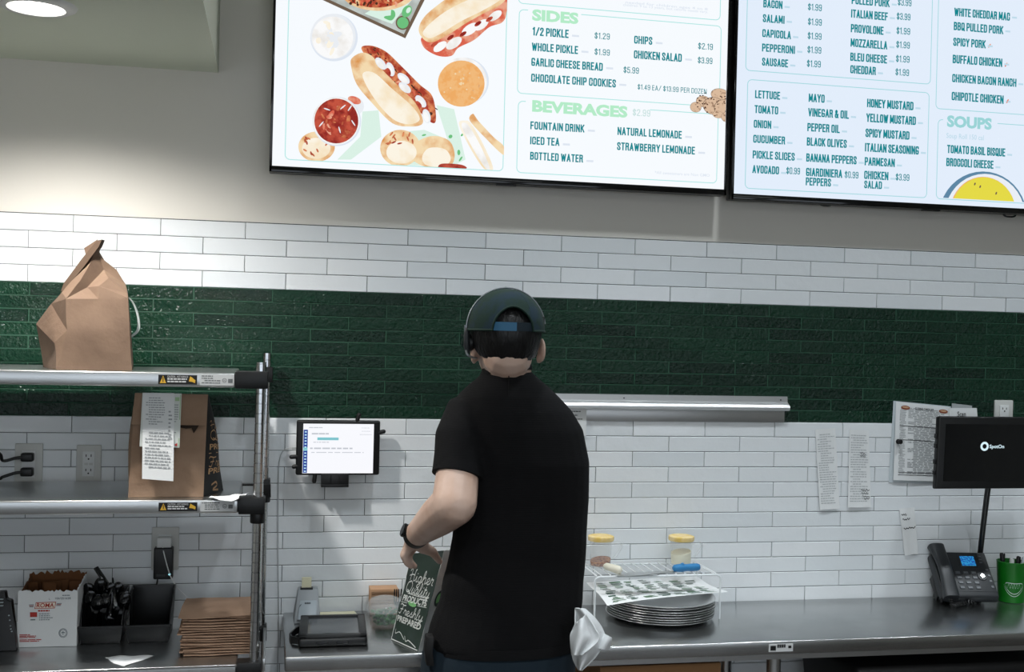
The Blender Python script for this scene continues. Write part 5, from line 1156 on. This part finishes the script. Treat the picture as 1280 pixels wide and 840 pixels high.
c0 = Vector((A(842, 712, -.20).x, -.20, rt_+.011)); c1 = Vector((A(875, 712, -.19).x, -.188, rt_+.011)); dv = (c1-c0).normalized()
r = root('blue_handled_knife', (c0+c1)/2, 'wide steel spreading knife with a bright blue handle on the wire rack', 'knife')
m = MB(); P = [c0+dv*((c1-c0).length*t) for t in (-.02, .03, .15, .3, .5, .7, .88, .97, 1.0)]; m.tube(P, [.006, .010, .0115, .0125, .0105, .0115, .011, .009, .004], 16)
m.ell(c0+dv*.028+Vector((0, -.002, .010)), (.006, .006, .006)); m.build('handle', mat('blue_handle', '2F7FB6', .45, bump=(900, .4, .002)), r, smooth=80)
m = MB(); O = c0+Vector((0, 0, -.009)); X_ = -dv; Y_ = Vector((-dv.y, dv.x, 0))
m.prism([(-.005, -.008), (.03, -.014), (.1, -.026), (.15, -.030), (.185, -.02), (.19, .0), (.15, .012), (.05, .012), (-.005, .008)], .0015, O, X_, Y_); m.build('blade', STEEL, r)
# tablet in a rugged case lying on the counter
tq = [Z(369, 808, cz), Z(459.5, 806, cz)]; T0 = Vector((tq[0].x+.006, -.40, cz)); tw = A(459.5, 804, -.40).x-T0.x; tdp = .215
r = root('rugged_tablet', T0+Vector((tw/2, tdp/2, 0)), 'tablet in a thick black case lying on the left end of the counter', 'tablet')
sl = .05; tt = .024
TP = lambda u, v, d: T0+Vector((u+.010*v/tdp, v, d+sl*v*.35))
def tbox(m, u0, v0, u1, v1, d0, d1): m.hexa([TP(u0, v0, d0), TP(u1, v0, d0), TP(u1, v1, d0), TP(u0, v1, d0)], [TP(u0, v0, d1), TP(u1, v0, d1), TP(u1, v1, d1), TP(u0, v1, d1)])
m = MB(); tbox(m, 0, 0, tw, tdp, 0, tt); m.build('case', BLK, r, bevel=.009, seg=4)
m = MB(); wd = .020
for a_ in ((.002, .002, tw-.002, wd+.006), (.002, tdp-wd, tw-.002, tdp-.002), (.002, .002, wd+.004, tdp-.002), (tw-wd-.002, .002, tw-.002, tdp-.002)): tbox(m, *a_, tt-.002, tt+.006)
tbox(m, tw*.35, wd, tw*.68, wd+.014, tt-.002, tt+.005); m.build('rim', BLK, r, bevel=.003)
m = MB(); tbox(m, wd-.002, wd, tw-wd+.002, tdp-wd+.002, tt-.001, tt+.0015); m.build('screen', mat('tablet_screen_off', '4A4D50', .12), r)
m = MB(); tbox(m, tw*.26, -.003, tw*.43, .004, .008, .015); m.build('port_cover', BLKG, r, bevel=.001)
m = MB(); tbox(m, tw*.55, -.003, tw*.72, .004, .008, .015); m.build('port_cover', BLKG, r, bevel=.001)
m = MB(); P = [T0+Vector((x, y, .006)) for x, y in ((.006, .03), (-.016, .045), (-.020, .075), (-.004, .13), (.012, .16))]
m.loft([[p+Vector((-.001, 0, -.005)), p+Vector((.003, 0, -.005)), p+Vector((.003, 0, .014)), p+Vector((-.001, 0, .014))] for p in P], True); tag(m.build('hand_strap', BLK, r), 'black hand strap looped off the left side')
# grey wedge holder with a cream card
h0 = A(367, 784, -.15); hx0, hx1 = h0.x, A(400.5, 784, -.15).x; hy = -.15
ht = A(383, 738, -.10).z
r = root('card_holder', ((hx0+hx1)/2, -.12, cz), 'grey plastic wedge holder with a cream card, standing behind the black tablet', 'card holder')
GH1 = mat('holder_grey', '8E9396', .45)
m = MB(); m.hexa([(hx0, hy, cz), (hx1, hy, cz), (hx1, -.035, cz), (hx0, -.035, cz)], [(hx0+.012, -.075, ht), (hx1-.006, -.075, ht), (hx1-.006, -.045, ht), (hx0+.012, -.045, ht)]); m.build('wedge', GH1, r, bevel=.003)
m = MB(); 
pl = lambda u, v, o: Vector((hx0+.010+(hx1-hx0-.022)*u+.008*v, hy+(.075)*v-.0-.003-o, cz+.012+(ht-cz-.022)*v))
m.hexa([pl(0, 0, 0), pl(1, 0, 0), pl(1, 0, -.004), pl(0, 0, -.004)], [pl(.06, 1, 0), pl(.94, 1, 0), pl(.94, 1, -.004), pl(.06, 1, -.004)]); m.build('face_plate', mat('holder_plate', '9BA4AA', .4), r, bevel=.001)
m = MB(); m.add([pl(.02, .45, .0006), pl(.1, .5, .0006), pl(.14, .58, .0006), pl(.06, .53, .0006)], [(0, 1, 2, 3)]); printed(m, lambda a, b: pl(a, b, .0006), .3, .65, .52, .6, 1, .8, .1, .2, 0); m.build('mark', mat('mark_dark', '3A3F44', .6), r, flat=True)
c0, c1 = A(377, 745, -.075), A(389, 745, -.075); ct = A(383, 722, -.07).z
m = MB(); m.hexa([(c0.x, -.074, ht-.03), (c1.x, -.074, ht-.03), (c1.x, -.068, ht-.03), (c0.x, -.068, ht-.03)], [(c0.x, -.068, ct), (c1.x, -.068, ct), (c1.x, -.062, ct), (c0.x, -.062, ct)])
tag(m.build('cream_card', PAPERY), 'cream card sticking up out of the grey wedge holder', 'card')
m = MB(); m.box2((c0.x-.004, -.078, ht-.010), (c1.x+.004, -.058, ht+.002)); m.build('slot', DGREY, r)
loose('paper_sheet', 'cream paper sheet lying flat on the counter behind the black tablet', [(400, 765.5), (443, 764.5), (451, 773), (400, 774)], cz, PAPERY, .002, 5, 'paper sheet')
# carton, fork and salad
a = A(462, 775, -.07); b = A(497, 775, -.07); th_ = A(462, 736.5, -.07).z
r = root('paper_carton', ((a.x+b.x)/2, -.05, cz), 'small tan carton against the tiles behind the clear salad tub', 'carton')
m = MB(); m.box2((a.x, -.075, cz), (b.x, -.018, th_)); m.build('carton_body', mat('tan_carton', 'A98566', .85, bump=(60, .2, .003)), r, bevel=.002)
m = MB(); m.box2((a.x+.003, -.0765, cz+.02), (b.x-.003, -.074, th_-.018))
for k in range(5): m.box2((a.x+.003, -.078, cz+.024+k*.010), (b.x-.003, -.076, cz+.029+k*.010))
m.build('napkin_edge', mat('tan_napkin', '8A6C52', .9), r)
sc0 = Vector((A(481, 780, -.20).x, -.20, cz)); 
r = root('salad_tub', sc0, 'clear plastic tub of green salad between the black tablet and the held bag', 'food container')
hS = A(481, 762, -.20).z-cz; R_ = .052
m = MB(); m.lathe([(.001, 0), (.036, 0), (.040, .004), (.052, .042), (.056, .044), (.056, .046), (.051, .046), (.039, .006), (.001, .0015)], sc0, 36); m.build('tub', CLEAR, r, smooth=50)
m = MB(); m.lathe([(.056, .0465), (.052, .062), (.040, .078), (.02, .084), (.001, .085), (.001, .084), (.02, .083), (.039, .077), (.051, .061), (.0545, .0465)], sc0, 36); m.build('dome_lid', CLEAR, r, smooth=80)
m = MB(); rnd = random.Random(5)
for k in range(170):
    a = rnd.uniform(0, 6.28); q_ = .036*math.sqrt(rnd.random()); z = rnd.uniform(.008, .045); p = sc0+Vector((q_*math.cos(a)*(.75+z*6), q_*math.sin(a)*(.75+z*6), z)); R = Matrix.Rotation(rnd.uniform(0, 6.28), 3, 'Z') @ Matrix.Rotation(rnd.uniform(-1.2, 1.2), 3, 'X'); l = rnd.uniform(.008, .014)
    m.grid(lambda s, t: p+R @ Vector(((s-.5)*l, (t-.5)*l*.7, .004*math.sin(3*s)*(t-.5))), 3, 2)
tag(m.build('salad_greens', mat('salad_green', '1F5A24', .5, var=('3F8A3A', 40, .4, .65)), smooth=80), 'green salad leaves inside the clear tub', 'salad', kind='stuff')
f0_ = A(497, 752, -.14); f1_ = A(497, 736, -.14)
r = root('fork', f0_-Vector((0, 0, .05)), 'black plastic fork standing tines up between the salad and the held bag', 'fork')
r.location = Vector((f0_.x+.004, -.12, cz+.001)); ORG[r.name] = Vector(r.location)
m = MB(); m.loft([[Vector((f0_.x+x*wd+sx, -.14+y*.0012+yy, z)) for x, y in ((-1, -1), (1, -1), (1, 1), (-1, 1))] for z, wd, sx, yy in ((cz+.001, .005, .012, .01), (f0_.z-.03, .004, .006, .004), (f0_.z-.008, .0105, .001, 0), (f0_.z, .0115, 0, 0))], True)
for k in range(4):
    x = f0_.x-.0095+k*.0063; m.loft([[Vector((x+dx*wd, -.14+dy*.0012, z)) for dx, dy in ((-1, -1), (1, -1), (1, 1), (-1, 1))] for z, wd in ((f0_.z-.002, .0019), (f1_.z-.003, .0017), (f1_.z, .0008))], True)
m.build('fork_body', BLK, r)

# ------------------------------------------------------------------ the bag being packed
B0 = Vector((.889, -.345, cz)); B1 = Vector((.945, -.470, cz)); sv = Vector((.105, .045, 0))
U0 = A(515, 692, -.40); U1 = A(555, 688, -.50); hgt = U0.z-cz
B2, B3 = B1+sv, B0+sv; U2 = U1+sv*.9+Vector((0, 0, .0)); U3 = U0+sv*.9
rt = root('paper_bag', (B0+B2)/2, 'dark green paper bag with white script lettering held open by the person', 'paper bag')
GF = mat('bag_dark_green', '26382F', .65, bump=(30, .25, .005), var=('343F3D', 12, .35, .65)); GS = mat('bag_side_white', 'C4C8C6', .75, bump=(30, .3, .005))
def face(c0, c1, t1, t0, bulge, seed):
    nrm = (c1-c0).cross(t0-c0).normalized()
    return lambda s, t, o=0: (c0*(1-s)+c1*s)*(1-t)+(t0*(1-s)+t1*s)*t+nrm*(o+bulge*math.sin(PI*s)*math.sin(PI*min(1, t*1.1))+.004*noise.noise(Vector((s*3+seed, t*4, seed)))*min(1, 4*t))
ff = face(B0, B1, U1, U0, .004, 1)
m = MB(); m.grid(lambda s, t: ff(s, t), 14, 20); m.build('front_panel', GF, rt, solid=.0012, smooth=60)
f_s = face(B1, B2, U2, U1, -.016, 2)
m = MB(); m.grid(lambda s, t: f_s(s, t), 14, 20); tag(m.build('side_panel', GS, rt, solid=.0012, smooth=60), 'white side gusset')
fb = face(B2, B3, U3, U2, .004, 3); m = MB(); m.grid(lambda s, t: fb(s, t), 10, 10); m.build('back_panel', GF, rt, solid=.0012, smooth=60)
f4 = face(B3, B0, U0, U3, -.016, 4); m = MB(); m.grid(lambda s, t: f4(s, t), 10, 10); m.build('side_panel', GS, rt, solid=.0012, smooth=60)
m = MB(); m.add([B0, B1, B2, B3], [(3, 2, 1, 0)]); m.build('bottom', GS, rt, solid=.001)
m = MB(); g = lambda a, b: ff(a, b, .0016)
def gl(s0, t0, dt=0): return lambda x, y: g(s0+x, t0+y-dt*x)
LT = mat('bag_lettering_white', 'D5DAD6', .7)
m.mi = 0
script(m, 'Higher', gl(.10, .70, .06), .84, .13, .10); script(m, 'Quality', gl(.05, .575, .06), .88, .125, .10)
text(m, 'PRODUCTS', gl(.08, .47, .03), .84, .062, .03); script(m, 'Freshly', gl(.06, .325, .04), .86, .11, .105); text(m, 'PREPARED', gl(.06, .235, .03), .86, .062, .03)
ribbon(m, [(.2, .555), (.55, .535), (.9, .525)], .008, g, 3); ribbon(m, [(.06, .452), (.30, .449)], .006, g, 2); ribbon(m, [(.66, .440), (.94, .434)], .006, g, 2)
ribbon(m, [(.08, .14), (.1, .09), (.25, .12), (.45, .06)], .010, g, 4); ribbon(m, [(.45, .10), (.52, .05), (.62, .07), (.9, .03)], .010, g, 4); ribbon(m, [(.006, 0), (.006, .99)], .016, g, 2); ribbon(m, [(.02, .012), (.98, .012)], .01, g, 2)
m.build('lettering', LT, rt, flat=True)
m = MB(); n = 24; m.mi = 0
m.add([g(.48+.14*math.cos(2*PI*k/n), .447+.026*math.sin(2*PI*k/n)-.03*math.cos(2*PI*k/n)*.3) for k in range(n)], [tuple(range(n))]); m.mi = 1
for k in range(4): ribbon(m, [(.40+k*.045, .455), (.42+k*.045, .44)], .006, lambda a, b: ff(a, b, .0024), 2)
g2 = lambda a, b: f_s(a, b, .0016)
m.mi = 2; m.add([g2(.30+.17*math.cos(2*PI*k/n), .50+.085*math.sin(2*PI*k/n)) for k in range(n)], [tuple(range(n))])
m.mi = 0; m.add([f_s(.30+.12*math.cos(2*PI*k/n), .50+.06*math.sin(2*PI*k/n), .0024) for k in range(n)], [tuple(range(n))])
m.build('pickle_logo', [mat('pickle_green', '7FC07C', .7), mat('pickle_dark', '3E7A50', .7), GF], rt, flat=True)

# ------------------------------------------------------------------ the person
def rot_z(a): return Matrix.Rotation(a, 3, 'Z')
SKIN = mat('skin', 'CFB3A3', .45, var=('C2A08C', 20, .4, .7), bump=(220, .06, .001))
SHIRT = mat('black_shirt_cloth', '09090B', .9, 0, .25); nt = SHIRT.node_tree
tc = nt.nodes.new('ShaderNodeTexCoord'); wv = nt.nodes.new('ShaderNodeTexWave'); wv.bands_direction = 'Z'; wv.inputs['Scale'].default_value = 95; wv.inputs['Distortion'].default_value = .6
bn = nt.nodes.new('ShaderNodeBump'); bn.inputs['Strength'].default_value = .22; bn.inputs['Distance'].default_value = .0015
nt.links.new(tc.outputs['Object'], wv.inputs['Vector']); nt.links.new(wv.outputs['Fac'], bn.inputs['Height']); nt.links.new(bn.outputs['Normal'], nt.nodes['Principled BSDF'].inputs['Normal'])
TROU = mat('navy_trousers', '0C1E29', .9, bump=(300, .2, .001)); HAIRM = mat('black_hair', '08080A', .38, bump=(160, .8, .004), stretch=(1, 1, .18))
CAPM = mat('green_cap_cloth', '0F2A22', .9, bump=(700, .5, .001), var=('122A36', 30, .45, .6))
HC = A(632, 416, -.745)
def body_rings(spec):
    R = []
    for py, xl_, xr2, dep_, yc in spec:
        a_, b_ = A(xl_, py, yc), A(xr2, py, yc); c = (a_+b_)/2; hw_ = (b_.x-a_.x)/2; ring = []
        for k in range(28):
            t = 2*PI*k/28; cx_, sx_ = math.cos(t), math.sin(t)
            ring.append(Vector((c.x+hw_*math.copysign(abs(cx_)**.85, cx_), yc+dep_*math.copysign(abs(sx_)**.9, sx_), c.z)))
        R.append(ring)
    return R
TOR = [(466, 607, 667, .055, -.738), (473, 598, 674, .064, -.736), (482, 586, 684, .078, -.733), (494, 573, 696, .095, -.728), (512, 564, 713, .110, -.722), (535, 561, 727, .122, -.716), (575, 564, 735, .130, -.71),
       (625, 567, 735, .128, -.70), (670, 565, 731, .124, -.695), (712, 557, 728, .126, -.69), (750, 549, 724, .132, -.685), (785, 539, 719, .136, -.685), (803, 534, 716, .136, -.685)]
LS, LE, LW = A(583, 523, -.738), A(568, 629, -.82), A(519, 670, -.60)
RS, RE, RW = A(684, 532, -.67), A(690, 640, -.545), A(606, 706, -.50)
# body: one surface
m = MB()
m.loft(body_rings([(py, xl_+9, xr2-9, dep_-.016, yc) for py, xl_, xr2, dep_, yc in TOR[1:]]), True)
m.cap(A(634, 478, -.735), A(632, 440, -.735), .062, .056)
m.ell(HC+Vector((0, .0, -.006)), (.076, .096, .094)); m.ell(HC+Vector((0, .028, -.055)), (.060, .066, .062)); m.cap(HC+Vector((0, -.025, -.05)), A(632, 455, -.735), .062, .056)
m.cap(HC+Vector((0, .094, .0)), HC+Vector((0, .112, -.028)), .008, .014); m.ell(HC+Vector((0, .088, -.062)), (.024, .010, .005)); m.ell(HC+Vector((0, .084, -.072)), (.02, .010, .006))
for s, px in ((-1, 591.5), (1, 677)):
    e = A(px, 438, -.735); m.ell(e, (.007, .018, .031), Matrix.Rotation(s*.25, 3, 'Z')); m.ell(e+Vector((-s*.004, .008, -.02)), (.007, .012, .014))
m.chain([LS, A(574, 572, -.777), LE], [.047, .049, .053]); m.chain([LE, LE*.62+LW*.38, LW], [.053, .048, .0300])
m.chain([RS, RS*.5+RE*.5, RE], [.056, .05, .044]); m.chain([RE, RE*.6+RW*.4, RW], [.044, .042, .028])
# left hand over the edge of the bag
def hand_at(W, fwd, side, curl, thumb_in):
    up = side.cross(fwd).normalized()
    kn = W+fwd*.088
    for k in (-1, 0, 1): m.cap(W+fwd*.012+side*.012*k, kn+side*.022*k-up*.002, .019, .0165)
    for k, (o, l) in enumerate(((-.033, .9), (-.011, 1.05), (.011, 1.0), (.032, .82))):
        p0 = kn+side*o; d1 = (fwd*math.cos(curl)-up*math.sin(curl)); d2 = (fwd*math.cos(curl*1.9)-up*math.sin(curl*1.9)); d3 = (fwd*math.cos(curl*2.6)-up*math.sin(curl*2.6))
        p1 = p0+d1*.036*l; p2 = p1+d2*.024*l; p3 = p2+d3*.018*l
        m.cap(p0, p1, .0105, .0095); m.cap(p1, p2, .0092, .0085); m.cap(p2, p3, .0085, .0072)
    t0 = W+fwd*.028+side*.026*thumb_in; t1 = t0+(side*thumb_in*.55+fwd*.6-up*.45).normalized()*.038; t2 = t1+(side*thumb_in*.15+fwd*.7-up*.7).normalized()*.030
    m.cap(t0, t1, .0145, .0115); m.cap(t1, t2, .0112, .0085)
for k in range(4):
    yk = -.580+.021*k; b_ = A(511+1.5*k, 684, yk); p1 = A(505+1.5*k, 694, yk-.002); p2 = A(508.5+1.5*k, 703, yk); p3 = A(514+1.5*k, 708, yk+.004)
    m.cap(LW, b_, .026, .0150); m.cap(b_, p1, .0145, .0118); m.cap(p1, p2, .0112, .0095); m.cap(p2, p3, .0095, .0080)
tb0, tb1, tb2 = A(529, 684, -.575), A(541, 690, -.57), A(549.5, 702, -.555)
m.cap(LW, tb0, .026, .0175); m.cap(tb0, tb1, .0165, .0125); m.cap(tb1, tb2, .0120, .0085)
Rf = (Vector((-.55, .1, -.45))).normalized(); Rs = Vector((.1, -.95, .1)); Rs = (Rs-Rf*Rs.dot(Rf)).normalized()
hand_at(RW, Rf, Rs*-1, .6, -1)
FX = [(A(585, 800, -.685).x, -.69), (A(668, 800, -.685).x, -.685)]
hz = A(625, 800, -.685).z
for (x, y), s in zip(FX, (-1, 1)):
    m.chain([(x, y, hz-.03), (x+s*.01, y+.01, .50), (x+s*.02, y-.01, .09)], [.08, .055, .04]); m.cap((x+s*.02, y-.03, .05), (x+s*.03, y+.13, .035), .035, .03)
pb_ = m.build('person', SKIN, remesh=.0045, smit=5)
tag(pb_, 'person seen from behind in a green cap and black shirt packing a paper bag', 'person')
# shirt
m = MB(); m.loft(body_rings(TOR), True)
hem = [A(573, 596, -.79), A(577, 560, -.775), A(582, 525, -.75), A(592, 505, -.735)]
ax = (LE-LS).normalized()
m.tube([LS+Vector((.05, .01, .022)), LS+Vector((0.008, 0, .004)), A(579, 548, -.755), A(576, 572, -.772), A(572, 594, -.787)], [.055, .066, .066, .061, .058], 24)
m.tube([RS+Vector((-.03, 0, .0)), RS, RS*.7+RE*.3, RS*.5+RE*.5], [.058, .066, .062, .058], 24)
m.tube([A(633, 474, -.738), A(633.5, 461, -.739)], [.066, .0585], 28)
sh_ = m.build('shirt', SHIRT, pb_, remesh=.006, smit=4)
me = sh_.data
for v in me.vertices:
    p = v.co+ORG[sh_.name]; k = max(0, min(1, (1.45-p.z)/.5))
    w1 = math.sin(38*p.z+9*p.x+4*noise.noise(p*5))*.0022*k
    w2 = noise.noise(Vector((p.x*7+p.z*3, p.y*7, p.z*5)))*.006
    v.co += v.normal*(w1+w2)
me.update()
m = MB()          # sleeve and bottom hems
c = A(572, 594, -.787); axv = (A(572, 594, -.787)-A(576, 572, -.772)).normalized()
m.lathe([(.0555, -.022), (.0612, -.022), (.0605, .002), (.056, .003)], c, 36, axv); m.build('sleeve_hem', SHIRT, sh_)
m = MB(); br = body_rings([(793, 535.5, 718, .1385, -.685), (799, 533.5, 718, .1395, -.685), (806, 532.5, 717.5, .1395, -.685)])
m.loft(br+[[p*.97+sum(r_, Vector())/28*.03 for p in r_] for r_ in (br[2], br[0])], False); m.build('bottom_hem', SHIRT, sh_, smooth=80)
m = MB(); seam = [A(636, py, yy) for py, yy in ((464, -.80), (472, -.803), (482, -.812), (496, -.825))]; m.tube(seam, .0012, 6); m.build('collar_seam', SHIRT, sh_)
m = MB(); q = A(633.5, 461.5, -.739); m.lathe([(.0565, -.008), (.0612, -.008), (.0595, .007), (.057, .007)], q, 36, (-.12, .10, 1)); m.build('collar', SHIRT, sh_)
# trousers
m = MB(); m.loft(body_rings([(788, 536, 718, .132, -.685), (815, 528, 718, .136, -.685), (850, 524, 716, .135, -.685), (885, 526, 712, .13, -.685), (905, 535, 705, .115, -.685)]), True)
for (x, y), s in zip(FX, (-1, 1)): m.tube([(x, y, hz-.04), (x+s*.004, y, .72), (x+s*.012, y+.01, .50), (x+s*.02, y, .25), (x+s*.02, y-.004, .085)], [.092, .09, .075, .066, .062], 24)
m.build('trousers', TROU, pb_, remesh=.008, smit=4)
m = MB(); a = A(541, 800, -.80); b = A(541, 838, -.80); a.y = b.y = -.755
m.loft([[p+Vector((x, y, 0)) for x, y in ((-.010, -.01), (.008, -.016), (.008, .02), (-.010, .02))] for p in (a, a*.5+b*.5+Vector((-.004, 0, 0)), b)], True); m.build('pocket', BLKM, pb_, bevel=.003)
for (x, y), s in zip(FX, (-1, 1)):
    m = MB(); rings = []
    for yy, w_, h_ in ((-.075, .022, .05), (-.06, .038, .075), (0, .042, .09), (.06, .046, .065), (.12, .048, .05), (.16, .04, .04), (.18, .02, .025)):
        rings.append([Vector((x+s*.024+w_*math.cos(t), y-.0+yy, .003+max(0, h_*.5*(1+math.sin(t))))) for t in [2*PI*k/20 for k in range(20)]])
    m.loft(rings, True); m.build('shoe', BLKM, pb_, smooth=80)
# hair
m = MB(); NU, NV = 56, 26
def hf_(s, t):
    ph = -PI*.80+PI*1.6*s          # azimuth from the back of the head
    low = 125+6*math.cos(ph*2)-(abs(ph) > 1.15)*(abs(ph)-1.15)*38
    th = math.radians(25+(low-25)*t)
    k = 1+.02*noise.noise(Vector((math.sin(ph)*9, math.cos(ph)*9, t*3)))+(.012*noise.noise(Vector((ph*22, t*2, 1))))
    tap = 1 if th < PI/2 else 1-.04*(th-PI/2)
    x_, y_, z_ = .0815*math.sin(th)*math.sin(ph)*k*tap, -.100*math.sin(th)*math.cos(ph)*k*tap, .106*math.cos(th)*k if th > PI/2 else .088*math.cos(th)*k
    if t > .97: z_ += .004*noise.noise(Vector((ph*40, 3, 1)))
    return HC+Vector((x_, y_, z_))+Vector((0, .002, 0))
m.grid(hf_, NU, NV); m.build('hair', HAIRM, pb_, solid=.008, smooth=80)
# cap
CC = Vector((A(631.5, 413, -.745).x, -.742, A(631.5, 413, -.745).z)); ax_, by_, cz_ = .0925, .108, A(631.5, 361.5, -.745).z-A(631.5, 413, -.745).z
PH0 = math.radians(31); H0 = .56
def cap_pt(ph, t, o=0):
    ph_ = (ph+PI) % (2*PI)-PI
    low = PI/2
    if abs(ph_) < PH0: low = math.acos(H0*math.sqrt(1-(ph_/PH0)**2))
    th = low*t; sn = math.sin(th)**.92
    return CC+Vector(((ax_+o)*sn*math.sin(ph_), -(by_+o)*sn*math.cos(ph_), (cz_+o)*math.cos(th)-.003*math.sin(ph_)*sn*0))
PHS = sorted(set([-PI+2*PI*k/72 for k in range(73)]+[s*PH0*x for s in (-1, 1) for x in (.9, .97, .995, 1.0)]))
m = MB(); m.grid(lambda s, t: cap_pt(PHS[round(s*(len(PHS)-1))], t), len(PHS)-1, 16); cp = m.build('cap', CAPM, pb_, solid=.003, smooth=80)
m = MB(); m.tube([cap_pt(p, 1, .001) for p in PHS], .0028, 8); m.build('rim_binding', mat('cap_binding', '0E2A22', .8), cp)
for k in range(6):
    ph = PI/6+k*PI/3; m = MB(); m.tube([cap_pt(ph, t/14, .0008) for t in range(1, 15)], .0011, 6); m.build('panel_seam', CAPM, cp)
m = MB(); q = cap_pt(0, 0); m.ell(q+Vector((0, 0, .002)), (.007, .007, .004)); m.build('button', mat('cap_button', '5C6F6A', .6), cp)
def strap(p0, p1, mt, nm, o, z0=-.001, z1=.019):
    m = MB(); m.grid(lambda s, t: CC+Vector(((ax_+o)*math.sin(p0+(p1-p0)*s), -(by_+o)*math.cos(p0+(p1-p0)*s), z0+(z1-z0)*t)), 10, 2); m.build(nm, mt, cp, solid=.0015)
strap(-PH0-.04, math.radians(4), mat('strap_blue', '3A6F92', .6, bump=(900, .3, .001)), 'strap', -.0024)
strap(math.radians(-2), PH0+.1, mat('strap_navy', '14242E', .7), 'strap', -.0025)
m = MB()
def bill(s, t): 
    ph = PI-1.0+2.0*s; r_ = 1+.62*t; return CC+Vector((ax_*math.sin(ph)*(1+.12*t), -by_*math.cos(ph)*r_, -.001-.02*t-.02*(abs(s-.5)*2)**2*t))
m.grid(bill, 16, 8); m.build('bill', CAPM, cp, solid=.003, smooth=80)
# headset
hs_ = root('headset', CC, 'thin silver headset with microphone worn over the green cap', 'headset')
SILV = mat('headset_silver', '9AA0A4', .3, .7)
ex = A(584.5, 408, -.75)
m = MB(); pts = [CC+Vector((-(ax_+.006), -.01, -.012)), CC+Vector((-(ax_+.0065), -.012, .01))]+[CC+Vector(((ax_+.0036)*math.sin(a), -.014, (cz_+.0034)*math.cos(a))) for a in [math.radians(-88+k*8) for k in range(22)]]
m.tube(pts, .0017, 8); m.build('headband', SILV, hs_)
e = A(585.5, 428, -.752)
m = MB(); m.tube([A(584, 410, -.755), A(583, 418, -.757), A(583, 432, -.757), A(584.5, 442, -.755)], [.004, .0065, .007, .005], 14); m.build('earpiece', DGREY, hs_, smooth=80)
m = MB(); m.lathe([(.001, 0), (.02, 0), (.022, .006), (.02, .012), (.001, .013)], e+Vector((.012, .012, 0)), 24, (-1, -.1, 0)); m.build('ear_cushion', BLK, hs_)
m = MB(); m.tube(cat_rom([A(582.5, 438, -.76), A(585, 444, -.765), A(592, 447, -.755), A(598, 447.5, -.72), A(600, 449, -.66)]), .0028, 8); m.build('microphone_boom', SILV, hs_)
m = MB(); q = A(677.5, 402, -.75); m.box(q+Vector((.0015, 0, 0)), (.006, .02, .024)); m.build('temple_pad', BLK, hs_, bevel=.002)
# watch
axw = (LW-LE).normalized(); wc = LW-axw*.010
m = MB(); m.lathe([(.0285, -.010), (.0325, -.010), (.033, 0), (.0325, .010), (.0285, .010)], wc, 36, axw)
wt = tag(m.build('wristwatch', BLK, smooth=60), 'black wristwatch on the left wrist of the person', 'watch')
q = A(511, 660, -.63); nrm = (q-wc); nrm = (nrm-axw*nrm.dot(axw)).normalized()
m = MB(); m.lathe([(.001, 0), (.017, 0), (.0175, .006), (.015, .009), (.001, .009)], wc+nrm*.030, 24, nrm); m.build('watch_case', BLKG, wt)
# towel
m = MB()
Lc = [Vector((*p, 0)) for p in ((719, 760), (722, 772), (716, 786), (713, 797), (715, 819), (719, 830), (724, 838))]
Rc = [Vector((*p, 0)) for p in ((731, 761), (743, 772), (752, 784), (756, 796), (752, 811), (742, 824), (727, 838))]
Lc, Rc = cat_rom(Lc, 4), cat_rom(Rc, 4); n = len(Lc)-1
def tw1(s, t):
    i = t*n; k = min(int(i), n-1); f = i-k; l = Lc[k].lerp(Lc[k+1], f); r_ = Rc[k].lerp(Rc[k+1], f); p = l.lerp(r_, s)
    return A(p.x, p.y, -.835+.016*math.sin(7*s+2.2*t)*min(1, t*3)-.014*math.sin(PI*s))
m.grid(tw1, 24, 28)
Lc2 = cat_rom([Vector((*p, 0)) for p in ((721, 778), (714, 790), (713, 800), (715, 819))], 6); Rc2 = cat_rom([Vector((*p, 0)) for p in ((733, 768), (744, 785), (749, 800), (728, 819))], 6); n2 = len(Lc2)-1
def tw2(s, t):
    i = t*n2; k = min(int(i), n2-1); f = i-k; p = Lc2[k].lerp(Lc2[k+1], f).lerp(Rc2[k].lerp(Rc2[k+1], f), s)
    return A(p.x, p.y, -.872+.012*math.sin(8*s+1.5*t+1)*min(1, t*3+.2)-.02*math.sin(PI*s)*t)
m.grid(tw2, 20, 20)
def tw3(s, t): return A(750+s*14.5-2*t, 789+8*s+t*(22-7*s), -.83+.01*math.sin(5*s+3*t))
m.grid(tw3, 10, 10)
m.grid(lambda s, t: A(719+s*8, 761+t*20, -.80-.03*t+.008*math.sin(9*s)), 6, 8)
tag(m.build('towel', mat('white_towel', 'DADDDE', .9, bump=(260, .3, .002)), solid=.003, smooth=80), 'white cloth towel hanging from the back pocket of the person', 'towel')
